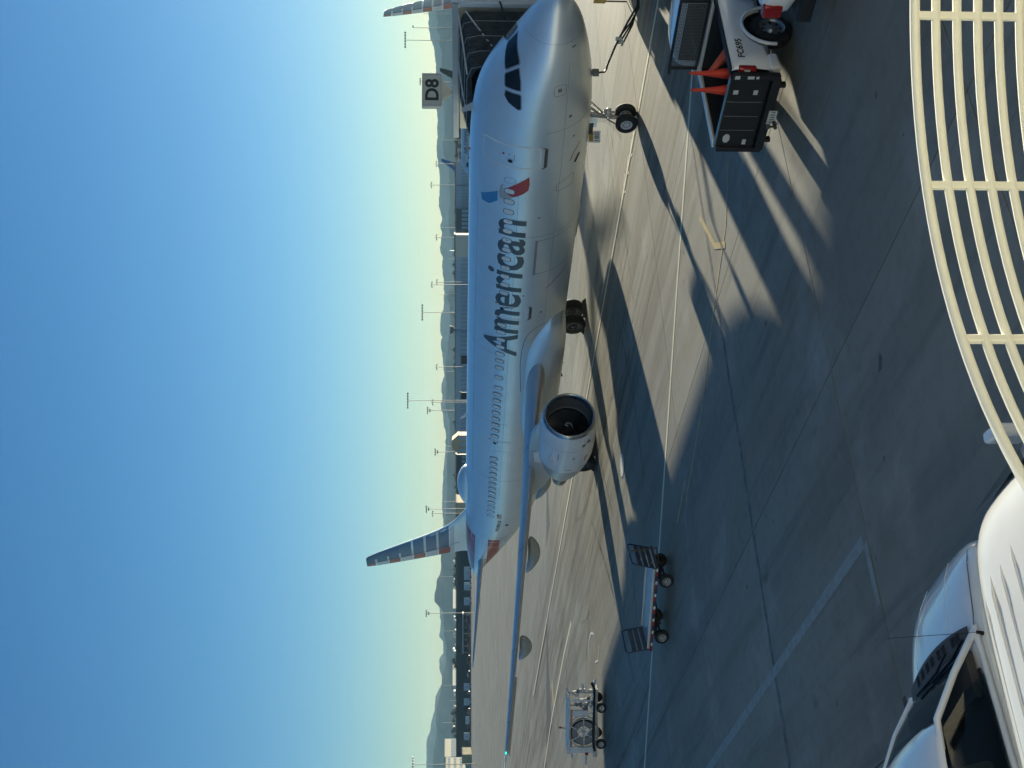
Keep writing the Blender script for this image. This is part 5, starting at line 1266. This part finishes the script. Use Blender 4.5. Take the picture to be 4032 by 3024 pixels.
fr_ = simple_jet('distant_airliner', frn, math.atan2(dd.y, dd.x), (frt - frn).length / 43.0, 'white airliner titled FRONTIER with a blue fin, just showing above the near fuselage', M_jw, mat('tail_blue', (.05, .18, .42), .4), ('FRONTIER', 6.0, 20.0, .30, .85, -1), title_m=mat('title_green', (.02, .07, .06), .5))
b = MB(); b.prism([(39.2, -.16, 6.5), (40.6, -.16, 6.6), (41.3, -.16, 8.0), (40.7, -.16, 8.6), (39.9, -.16, 7.8)], (0, .02, 0)); b.build('tail_picture', mat('tail_tan', (.42, .34, .24), .6, noise=.5, nscale=2), fr_)
# airliner facing the camera far off, one showing a lit fin, a blue-tailed one
simple_jet('distant_airliner', (far(1005, 640), 640, 0), R(80), 1.0, 'far airliner facing this way with wings spread over the apron', mat('jet_lit', (.72, .72, .70), .35), mat('tail_white', (.7, .7, .68), .4))
simple_jet('distant_airliner', (far(1300, 520), 520, 0), R(290), .92, 'far airliner with a sunlit cream fin above the near fuselage', mat('jet_blue', (.10, .22, .34), .4), mat('tail_cream', (.72, .68, .55), .4))

# light masts
M_pole = mat('mast_grey', (.22, .23, .22), .6, noise=.2)
M_lamp = mat('lamp_head', (.09, .095, .10), .5)
def mast(y, xt, D, kind, label, r_=None):
    H = hz_(xt, D); X = far(y, D); e = empty('light_mast', (X, D, 0)); tag(e, label, 'light mast', 'light masts over the airfield')
    r_ = r_ or D * 2.6 / F_ / 2
    b = MB(); b.cyl((0, 0, 0), (0, 0, H), r_ * 1.25, r_ * .8, 8); b.build('pole', M_pole, e, 50)
    px = D / F_
    if kind == 'cross':
        b = MB(); b.box((0, 0, H - 6 * px), (22 * px, 2 * px, 2.2 * px)); b.build('crossarm', M_pole, e)
        for x in (-9, 9):
            b = MB(); b.box((x * px, -1 * px, H - 8 * px), (5 * px, 3 * px, 2.4 * px), rx=R(20)); b.build('lamp', M_lamp, e)
    elif kind == 'six':
        for x, z in ((-11, 0), (-3.6, 0), (3.8, 0), (11, 0), (-3.6, -9), (3.8, -9)):
            b = MB(); b.cyl((x * px, -2 * px, H + z * px), (x * px, 1.5 * px, H + z * px), 2.9 * px, 2.0 * px, 12); b.build('lamp', M_lamp, e, 50)
        b = MB(); b.box((0, 1.5 * px, H), (24 * px, 1 * px, 1 * px)); b.box((0, 1.5 * px, H - 9 * px), (9 * px, 1 * px, 1 * px)); b.build('crossarm', M_pole, e)
    elif kind == 'flood':
        b = MB(); b.box((0, 0, H), (60 * px, 1.5 * px, 1.5 * px)); b.build('crossarm', M_pole, e)
        for x in (-28, -17, -6, 6, 17, 28):
            b = MB(); b.box((x * px, -2 * px, H - 1.5 * px), (6 * px, 5 * px, 5 * px), rx=R(25)); b.build('lamp', M_lamp, e)
    elif kind == 'camera':
        b = MB(); b.box((4 * px, 0, H), (9 * px, 4 * px, 4 * px)); b.build('lamp', M_lamp, e)
    return e
ML = [(162, 1595, 390, 'flood', 'tall light mast with a row of lamps right of the D8 sign'), (113, 1627, 390, 'camera', 'bare light mast with a single lamp at upper right near the striped tail'),
 (57, 1668, 390, None, 'thin bare mast partly behind the second striped tail'), (146, 1742, 620, None, 'short bare mast low over the bridge roof'),
 (325, 1655, 430, 'six', 'light mast whose lamp cluster peeks out beside the D8 sign'), (553, 1737, 700, None, 'thin mast above the AIR CANADA title'),
 (647, 1712, 450, 'cross', 'cross-topped light mast over the far blue fin'), (730, 1692, 430, 'cross', 'cross-topped light mast over the FRONTIER airliner'),
 (897, 1737, 560, None, 'thin bare mast left of the FRONTIER title'), (936, 1712, 450, 'cross', 'cross-topped light mast beside the cream lit box'),
 (1018, 1767, 800, None, 'short bare mast above the airliner facing this way'), (1112, 1714, 450, 'cross', 'shorter mast of the close pair of cross-topped masts'),
 (1122, 1694, 400, 'cross', 'taller mast of the close pair of cross-topped masts'), (1161, 1735, 600, None, 'thin bare mast between the cross-topped pair and a flood mast'),
 (1231, 1662, 480, 'flood', 'flood light mast beside the sunlit cream fin'), (1445, 1713, 450, 'cross', 'cross-topped light mast above the red truck'),
 (1463, 1747, 800, None, 'faint mast beside the cross-topped mast above the red truck'), (1577, 1605, 340, 'flood', 'tallest flood light mast behind the middle of the fuselage'),
 (1584, 1697, 430, 'cross', 'cross-topped mast right next to the tallest flood mast'), (1616, 1684, 500, 'six', 'six-lamp mast left of the tallest flood mast'),
 (1757, 1747, 800, None, 'faint mast over the tan gabled hangar'), (1779, 1714, 450, 'six', 'light mast at the left end of the tan gabled hangar'),
 (1974, 1743, 800, None, 'faint mast right of the tail fin'), (2003, 1679, 500, 'six', 'six-lamp mast just right of the tail fin'),
 (2021, 1697, 450, 'cross', 'cross-topped mast nearest the tail fin'), (2269, 1735, 900, None, 'faint mast left of the tail fin'),
 (2413, 1679, 500, 'six', 'six-lamp mast in front of the pointed mountain'), (2483, 1748, 900, None, 'faint mast between the six-lamp mast and the long white building'),
 (2697, 1745, 900, None, 'faint mast over the long white building'), (2756, 1770, 900, None, 'short mast over the sunlit cars'),
 (2843, 1742, 900, None, 'faint mast right of the tall cream building'), (3007, 1625, 420, 'flood', 'flood mast at the far left edge of the view')]
for y, xt, D, k, lb in ML: mast(y, xt, D, k, lb, None if k else D * 1.7 / F_ / 2)

# airfield surfaces
M_asph = mat('asphalt_far', (.050, .055, .058), 1.0, spec=0.0, noise=.2, nscale=.02)
b = MB(); b.add([(-900, 600, -.01), (-40, 600, -.01), (-40, 3200, -.01), (-1800, 3200, -.01)], [(0, 1, 2, 3)]); tag(b.build('taxiway', M_asph), kind='structure')
M_grass = mat('dry_ground', (.08, .075, .06), 1.0, spec=0.0, noise=.3, nscale=.01)
b = MB(); b.add([(-8500, 3200, -.012), (8500, 3200, -.012), (8500, 8300, -.012), (-8500, 8300, -.012)], [(0, 1, 2, 3)]); tag(b.build('desert_plain', M_grass), kind='structure')

# dark road embankment closing the airfield on the left
b = MB(); P_ = [(-420, 655), (-300, 650), (-190, 640), (-110, 636), (-70, 640), (-52, 660)]
b.loft([[(x, y, -.02) for x, y in P_], [(x * 1.02, y + 18, 4.2) for x, y in P_], [(x * 1.05, y + 42, 8.0) for x, y in P_], [(x * 1.08, y + 75, 8.1) for x, y in P_], [(x * 1.12, y + 120, -.5) for x, y in P_]], False, False, False)
tag(b.build('road_embankment', mat('embankment', (.055, .065, .062), 1.0, noise=.3, nscale=.05, spec=0.0), None, 60), kind='structure')
# buildings
M_bb = mat('concourse_blue', (.52, .58, .62), .9, noise=.08, nscale=.1); M_bt = mat('hangar_tan', (.60, .44, .27), .9, noise=.1, nscale=.1)
M_bw = mat('building_cream', (.74, .68, .54), .8, noise=.05, nscale=.1); M_bd = mat('building_dark', (.05, .055, .06), .7); M_win = mat('far_window', (.42, .48, .52), .9)
M_roofg = mat('roof_grey', (.30, .31, .31), .8)
def bld(nm, y0, y1, xt, D, depth, m, label, cat='building', rz=0.0, roof='flat', wins=0, rows=1, wm=None, z0=0.0):
    X0, X1 = far(y1, D), far(y0, D); H = hz_(xt, D) - z0; w = (X1 - X0)
    if rz > R(45): w *= 1.5; depth = 6
    e = empty(nm, ((X0 + X1) / 2, D, z0), rz); tag(e, label, cat)
    b = MB(); b.bx(-w / 2, w / 2, 0, depth, 0, H if roof == 'flat' else H * .72); b.build('wall', m, e)
    if roof == 'flat':
        b = MB(); b.bx(-w / 2 - .2, w / 2 + .2, -.2, depth + .2, H + .003, H + .35); b.build('roof', M_roofg, e)
    else:
        b = MB(); b.prism([(-w / 2 - .3, -.3, H * .72), (w / 2 + .3, -.3, H * .72), (w * .22, -.3, H), (-w * .22, -.3, H)], (0, depth + .6, 0)); b.build('roof', [m, M_roofg][0], e)
    for r in range(rows):
        for i in range(wins):
            x = -w / 2 + w * (i + .5) / wins; b = MB(); hh = H / rows * .42; b.bx(x - w / wins * .34, x + w / wins * .34, -.08, -.003, H * (r + .3) / rows, H * (r + .3) / rows + hh); b.build('window', wm or M_win, e)
    return e
bld('concourse_building', 640, 822, 1795, 430, 30, M_bb, 'long blue-grey concourse behind the AIR CANADA and FRONTIER airliners', wins=14)
bld('concourse_building', 935, 1295, 1794.5, 470, 30, M_bb, 'longest blue-grey concourse right of the sunlit cream fin', wins=22)
bld('concourse_building', 1300, 1712, 1794, 480, 30, M_bb, 'blue-grey concourse between the cream fin and the tan hangar', wins=24)
bld('storage_building', 824, 905, 1797, 420, 20, mat('building_brown', (.22, .20, .17), .8), 'brownish flat building left of the long concourse', wins=5)
bld('catering_box', 912, 932, 1793, 300, 5, M_bw, 'sunlit cream box truck body above the FRONTIER title', 'box truck', rz=R(68))
bld('hangar', 1714, 1786, 1779, 400, 30, M_bt, 'tan gabled hangar above the middle of the fuselage', roof='gable', wins=3)
bld('hangar', 1790, 1862, 1798, 430, 25, mat('building_brown2', (.17, .15, .13), .8), 'low dark brown hangar left of the tan gabled hangar', wins=4)
bld('shed', 1940, 1985, 1798, 520, 15, mat('shed_tan', (.58, .47, .30), .8), 'small tan sunlit shed just right of the tail fin', rz=R(68))
bld('shed', 1400, 1432, 1816, 300, 8, M_bd, 'dark square shed beside the red truck', wins=2, wm=M_roofg)
bld('shed', 1545, 1572, 1816, 300, 8, M_bd, 'dark square shed below the tallest flood mast', wins=2, wm=M_roofg)
bld('warehouse', 2312, 2400, 1784, 1500, 40, M_bw, 'long bright cream warehouse under the pointed mountain', rz=R(66), z0=6, wins=9)
bld('warehouse', 2610, 2700, 1783, 1600, 40, M_bw, 'long bright cream warehouse in front of the left hills', rz=R(66), z0=6, wins=9)
bld('office_building', 2908, 2976, 1752, 900, 40, M_bw, 'tall cream windowless-topped office block near the left edge', rz=R(66), wins=8)
lo = bld('office_building', 2982, 3060, 1756, 640, 30, M_bw, 'many-windowed office block cut by the left edge of the view', rz=R(66), wins=7, rows=4)
bld('billboard', 2942, 2969, 1822, 560, 1, mat('board_gold', (.42, .36, .20), .7, noise=.3, nscale=.6), 'small gold board standing below the tall cream office block', 'billboard', rz=R(66))
# little dark control tower
ctw = empty('control_tower', (far(1298, 900), 900, 0)); tag(ctw, 'small dark control tower on the skyline left of the sunlit fin', 'tower')
b = MB(); b.cyl((0, 0, 0), (0, 0, 10.5), 1.6, 1.2, 10); b.build('shaft', M_bd, ctw); b = MB(); b.cyl((0, 0, 10.5), (0, 0, 12.8), 2.6, 3.4, 8); b.build('cabin', M_bd, ctw); b = MB(); b.cyl((0, 0, 12.8), (0, 0, 13.4), 3.7, 3.5, 8); b.cyl((0, 0, 13.4), (0, 0, 15), .2, .1, 6); b.build('roof', M_roofg, ctw)
# red and white tanker truck
def truck_far(y, D, m, m2, label, rz=0.0, L_=7.0, H_=3.2):
    e = empty('service_truck', (far(y, D), D, 0), rz); tag(e, label, 'truck', 'service trucks on the far apron')
    b = MB(); b.bx(-L_ / 2, L_ / 2 - 2.0, -1.2, 1.2, .9, H_); b.build('box', m, e, bevel=.08)
    b = MB(); b.bx(L_ / 2 - 1.9, L_ / 2, -1.15, 1.15, .6, 2.5); b.build('cab', m2, e, bevel=.15)
    b = MB(); b.bx(L_ / 2 - .9, L_ / 2 + .02, -1.0, 1.0, 1.6, 2.3); b.build('windshield', M_glass, e)
    for x in (-L_ / 2 + 1.2, L_ / 2 - 1.2):
        for s_ in (-1, 1):
            b = MB(); b.cyl((x, s_ * .95, .48), (x, s_ * 1.22, .48), .48, n=14); b.build('wheel', M_tyre, e)
    return e
truck_far(1394, 270, M_bw, mat('truck_red', (.45, .02, .03), .4), 'white truck with a red cab peeping over the fuselage', R(20))
M_tlr = mat('trailer_pale', (.42, .50, .58), .95, spec=.05, noise=.08, nscale=.3)
TL = [(2258, 570, 6.2, 'widest pale blue trailer beside the tail cone'), (2308, 575, 3.6, 'pale blue trailer second from the tail cone'), (2368, 580, 3.6, 'pale blue trailer standing alone under the pointed mountain'), (2704, 590, 3.5, 'pale blue trailer right of the far left pair'), (2763, 590, 3.5, 'pale blue trailer at the middle of the left apron edge'), (2835, 600, 4.0, 'darker low pale trailer between two taller ones'), (2898, 590, 3.5, 'pale blue trailer nearest the gold board')]
for y, D, w, lb in TL:
    e = empty('cargo_trailer', (far(y, D), D, 0), R(16)); tag(e, lb, 'trailer', 'pale trailers along the apron edge')
    hh = 3.7 if 'low' not in lb else 2.8
    b = MB(); b.bx(-w / 2, w / 2, -3, 1, .5, hh); b.build('box', M_tlr, e, bevel=.05); b = MB(); b.bx(-w / 2 + .2, w / 2 - .2, -2.8, 2.8, .25, .5); b.build('chassis', M_bd, e)
    for s_ in (-1, 1):
        b = MB(); b.cyl((s_ * w * .35, -3.05, .45), (s_ * w * .35, -2.7, .45), .45, n=12); b.build('wheel', M_tyre, e)
    b = MB(); b.bx(-w * .08 - .02, w * .08, -3.03, -3.003, .8, hh - .5); b.build('door', mat('door_blue', (.30, .38, .46), .5), e)
cn = empty('shade_canopy', (far(2490, 600), 600, 0)); tag(cn, 'long low shade canopy on posts at the apron edge', 'canopy')
b = MB(); b.bx(-10.5, 10.5, -3, 3, 4.0, 4.3); b.build('roof', mat('canopy_white', (.6, .62, .62), .5), cn)
for i in range(7):
    b = MB(); b.cyl((-9.9 + 3.3 * i, -2.6, 0), (-9.9 + 3.3 * i, -2.6, 4.0), .14, n=8); b.build('post', M_bd, cn)
for i, (y, w) in enumerate(((2434, 5.5), (2470, 5), (2520, 4.5), (2330, 2.2), (2548, 6), (2600, 5.5), (2655, 4.2), (2730, 2.5), (2800, 3.2), (2858, 5.0), (2925, 5.0), (2990, 4.5))):
    D = 596 + i
    e = empty('parked_vehicle', (far(y, D), D, 0), R(rnd.uniform(-20, 20))); 
    pos = ['under the right half of the shade canopy', 'under the middle of the shade canopy', 'under the left half of the shade canopy', 'beside the second pale trailer', 'at the left end of the shade canopy', 'left of the shade canopy', 'right of the far left trailer pair', 'between the two pale trailers', 'beside the low trailer', 'left of the low trailer', 'below the gold board', 'below the many-windowed office block'][i]
    tag(e, 'dark service vehicle parked ' + pos, 'vehicle', 'service vehicles along the apron edge')
    b = MB(); b.bx(-w / 2, w / 2, -1, 1, .4, 1.2); b.build('body', [M_bd, mat('veh_grey', (.16, .18, .19), .5), mat('veh_red', (.25, .07, .05), .5)][i % 3 if i != 8 else 2], e, bevel=.15)
    b = MB(); b.bx(-w * .3, w * .25, -.9, .9, 1.2, 2.0); b.build('cabin', M_glass, e, bevel=.15)
    for x in (-w * .32, w * .32):
        b = MB(); b.cyl((x, -1.02, .36), (x, -.8, .36), .36, n=10); b.build('wheel', M_tyre, e)
# boxes standing in for sunlit cars, dotted along the rise beyond the airfield
b = MB(); b.loft([[(-6000, 2300, -.4), (6000, 2300, -.4)], [(-6000, 2600, 14), (6000, 2600, 14)], [(-6000, 3600, 22), (6000, 3600, 22)], [(-6000, 4200, -1), (6000, 4200, -1)]], False, False, False); tag(b.build('low_rise', M_grass, None, 60), kind='structure')
hp = None
ws_ = ('small sunlit pale house standing in for a car along the rise beyond the airfield',)
for i, y in enumerate(sorted(rnd.uniform(2060, 3015) for _ in range(54))):
    D = rnd.choice((2560, 2700, 2900, 3200)); X = far(y, D); z = 13.0 if D == 2560 else 14 + (D - 2600) * .008
    w = rnd.uniform(3.5, 8.5)
    e = empty('glint_box', (X, D, z - .6), R(rnd.uniform(-34, -14))); tag(e, 'small sunlit pale house standing in for a car on the far rise, %s from the right of its row' % ordinal(i + 1), 'glint_box', 'sunlit boxes standing in for cars')
    if hp is None:
        b = MB(); b.bx(-.5, .5, -.5, .5, 0, .62); h1 = b.build('wall', mat('glint_box_cream', (.80, .74, .60), .6, vary=.25, noise=.02), e)
        b = MB(); b.prism([(-.55, -.55, .622), (.55, -.55, .622), (0, -.55, .85)], (0, 1.1, 0)); h2 = b.build('roof', mat('glint_box_roof', (.30, .20, .14), .8, vary=.3, noise=.02), e); hp = (h1, h2)
    else:
        for q in hp:
            c = q.copy(); COL.objects.link(c); c.parent = e
    e.scale = (w, w, w)
# trees: trunk, limbs and a crown of leaf-sized faces
M_leaf = mat('foliage', (.055, .065, .040), .85, noise=.3, nscale=.5, vary=.25); M_trunk = mat('bark', (.10, .08, .06), .9)
def tree_mesh(seed, palm=False):
    r = random.Random(seed); t = MB(); c = MB()
    t.tube([(0, 0, 0), (.02, .01, .25), (.0, .02, .5)] + ([(.01, 0, .82)] if palm else []), [.035, .028, .02] + ([.016] if palm else []), 6)
    if palm:
        for i in range(16):
            a = r.uniform(0, 6.28); L_ = r.uniform(.2, .3); up = r.uniform(-.1, .16)
            P = [(0, 0, .82), (math.cos(a) * L_ * .5, math.sin(a) * L_ * .5, .86 + up), (math.cos(a) * L_, math.sin(a) * L_, .78 + up * .6)]
            w = .025; n = Vector((-math.sin(a), math.cos(a), 0)) * w
            vs_ = []
            for p in P: vs_ += [Vector(p) + n, Vector(p) - n]
            c.add(vs_, [(0, 1, 3, 2), (2, 3, 5, 4)])
    else:
        bl = [(r.uniform(-.28, .28), r.uniform(-.28, .28), r.uniform(.38, .85), r.uniform(.12, .22)) for _ in range(9)]
        for x, y, z, q in bl: t.tube([(0, .02, .42), (x * .5, y * .5, (.42 + z) / 2), (x, y, z)], [.016, .011, .005], 5)
        for _ in range(520):
            x, y, z, q = r.choice(bl); d = Vector((r.gauss(0, 1), r.gauss(0, 1), r.gauss(0, .8))).normalized() * q * r.uniform(.45, 1.05)
            p = Vector((x, y, z)) + d; a = Vector((r.gauss(0, 1), r.gauss(0, 1), r.gauss(0, 1))).normalized(); bb = a.orthogonal().normalized(); s_ = r.uniform(.018, .04)
            c.add([p + a * s_, p + bb * s_, p - a * s_, p - bb * s_], [(0, 1, 2, 3)])
    return t, c
protos = []
for sd, pm in ((1, 0), (2, 0), (3, 0), (4, 1)):
    t, c = tree_mesh(sd, pm); protos.append((t, c, pm))
built = {}
TR = [(438, 1789), (470, 1788), (488, 1786), (505, 1786), (535, 1789), (548, 1788), (580, 1788), (610, 1788), (618, 1786), (690, 1788), (790, 1787), (822, 1786), (870, 1786), (882, 1787), (990, 1786), (1002, 1784), (1014, 1785), (1026, 1784), (1040, 1781), (1052, 1784), (1064, 1780), (1072, 1780), (1084, 1784), (1096, 1788), (1160, 1788), (1272, 1789), (1250, 1786), (1345, 1788), (1390, 1782), (1400, 1783), (1412, 1786), (1428, 1784), (1440, 1781), (1452, 1786), (1475, 1787), (1500, 1789), (1520, 1788), (1545, 1790), (1572, 1789), (1612, 1786), (1670, 1783), (1715, 1785), (1870, 1783), (1885, 1784), (1880, 1786), (1920, 1789), (2210, 1785), (2232, 1779), (2244, 1778), (2252, 1782), (2290, 1787), (2305, 1782), (2612, 1777), (2800, 1770), (2812, 1773), (2840, 1776), (2878, 1768)]
cnt = [0, 0]
for i, (y, xt) in enumerate(sorted(TR)):
    k = rnd.choice((0, 1, 2, 2)) if i % 9 else 3
    D = rnd.uniform(800, 1100); H = hz_(xt, D)
    e = empty('tree' if k < 3 else 'palm_tree', (far(y, D), D, 0), rnd.uniform(0, 6.28))
    cnt[k == 3] += 1
    tag(e, ('small dark %s tree on the far airfield edge, %s of its kind from the right') % ('palm' if k == 3 else 'round', ordinal(cnt[k == 3])), 'tree', 'palm trees at the airfield edge' if k == 3 else 'round trees at the airfield edge')
    if k not in built:
        t, c, pm = protos[k]; built[k] = (t.build('trunk', M_trunk, e), c.build('crown', M_leaf, e))
    else:
        for q in built[k]:
            cc = q.copy(); COL.objects.link(cc); cc.parent = e
    wd = H * rnd.uniform(.75, 1.15); e.scale = (wd, wd, H)
# mountains
def ridge(nm, prof, D, depth, m, jit, seed):
    r = random.Random(seed); prof = sorted(prof); ys = [p[0] for p in prof]; f = pchip(ys, [p[1] for p in prof])
    n = 420; y0, y1 = ys[0], ys[-1]; rows = []
    prof_z = []
    for i in range(n + 1):
        y = y0 + (y1 - y0) * i / n; z = hz_(f(y), D); prof_z.append((y, z))
    K = [(-1.0, 0.0), (-.8, .10), (-.6, .26), (-.42, .48), (-.25, .68), (-.12, .86), (0, 1), (.3, .7), (1, 0)]
    ph = [r.uniform(0, 6.28) for _ in range(12)]
    for dy, hf in K:
        row = []
        for i, (y, z) in enumerate(prof_z):
            DD = D + dy * depth; X = far(y, D) * (1 + dy * depth / D * .3)
            rid = sum(math.sin(X * (.0023 * (k + 1) ** 1.2) + ph[k] + dy * 3.0 * (k % 3)) / (k + 1) for k in range(8)) * .05
            zz = z * max(0, hf + (rid * (1 - abs(dy)) * (0 if dy == 0 else 1)) * hf) + (r.uniform(-jit, jit) if dy == 0 else 0)
            row.append((X, DD, zz if hf > 0 else -2))
        rows.append(row)
    b = MB(); b.loft(rows, False, False, False); o = b.build(nm, m, None, 180); tag(o, kind='structure'); return o
M_mtn = mat('mountain_rock', (.045, .042, .04), 1.0, spec=0.0, noise=.35, nscale=.004); M_mtn2 = mat('mountain_rock_near', (.04, .038, .036), 1.0, spec=0.0, noise=.35, nscale=.006)
FAR = [(-400, 1690), (55, 1688), (104, 1688), (154, 1696), (200, 1710), (260, 1716), (310, 1716), (460, 1722), (487, 1724), (508, 1720), (536, 1723), (575, 1719), (635, 1723), (692, 1731), (740, 1731), (807, 1728), (864, 1740), (892, 1734), (922, 1740), (980, 1732), (1019, 1743), (1061, 1741), (1106, 1747), (1203, 1749), (1242, 1737), (1284, 1732), (1310, 1734), (1329, 1741), (1345, 1737), (1415, 1743), (1475, 1749), (1526, 1737), (1571, 1743), (1595, 1735), (1629, 1743), (1662, 1746), (1722, 1755), (1794, 1752), (1834, 1747), (1886, 1744), (1946, 1742), (1991, 1741), (2076, 1746), (2150, 1741), (2391, 1731), (2420, 1733), (2462, 1735), (2500, 1729), (2527, 1745), (2568, 1745), (2595, 1730), (2630, 1731), (2670, 1741), (2693, 1737), (2747, 1714), (2801, 1710), (2830, 1701), (2870, 1694), (2919, 1679), (2964, 1680), (3100, 1678), (3400, 1670)]
NEAR = [(-400, 1715), (55, 1718), (92, 1724), (120, 1720), (145, 1733), (169, 1730), (205, 1740), (289, 1740), (400, 1745), (454, 1748), (530, 1750), (569, 1743), (605, 1744), (638, 1763), (700, 1769), (777, 1772), (846, 1767), (880, 1767), (928, 1775), (986, 1788), (1060, 1790), (1130, 1778), (1170, 1760), (1212, 1773), (1290, 1772), (1330, 1766), (1384, 1762), (1436, 1755), (1541, 1758), (1590, 1752), (1640, 1766), (1677, 1770), (1740, 1772), (1810, 1760), (1895, 1761), (1961, 1759), (2021, 1756), (2090, 1748), (2150, 1738), (2191, 1736), (2231, 1738), (2255, 1734), (2286, 1720), (2326, 1715), (2359, 1710), (2391, 1731), (2415, 1746), (2475, 1748), (2520, 1754), (2551, 1758), (2607, 1757), (2640, 1748), (2678, 1740), (2750, 1729), (2793, 1720), (2836, 1717), (2870, 1720), (2907, 1716), (2964, 1707), (3024, 1704), (3400, 1690)]
ridge('mountain_ridge', FAR, 7200, 1000, M_mtn, 3, 3)
ridge('mountain_ridge', NEAR, 5000, 700, M_mtn2, 2, 4)
# air
hb = MB(); hb.bx(-8600, 8600, -400, 8400, -3.2, 235)
hm = bpy.data.materials.new('haze_air'); hm.use_nodes = True
hn = hm.node_tree; hn.nodes.remove(hn.nodes['Principled BSDF'])
pv = hn.nodes.new('ShaderNodeVolumePrincipled'); pv.inputs['Color'].default_value = (.45, .76, 1.0, 1); pv.inputs['Density'].default_value = 4.2e-5; pv.inputs['Anisotropy'].default_value = .0
hn.links.new(pv.outputs['Volume'], hn.nodes['Material Output'].inputs['Volume'])
tag(hb.build('haze', hm), kind='stuff')
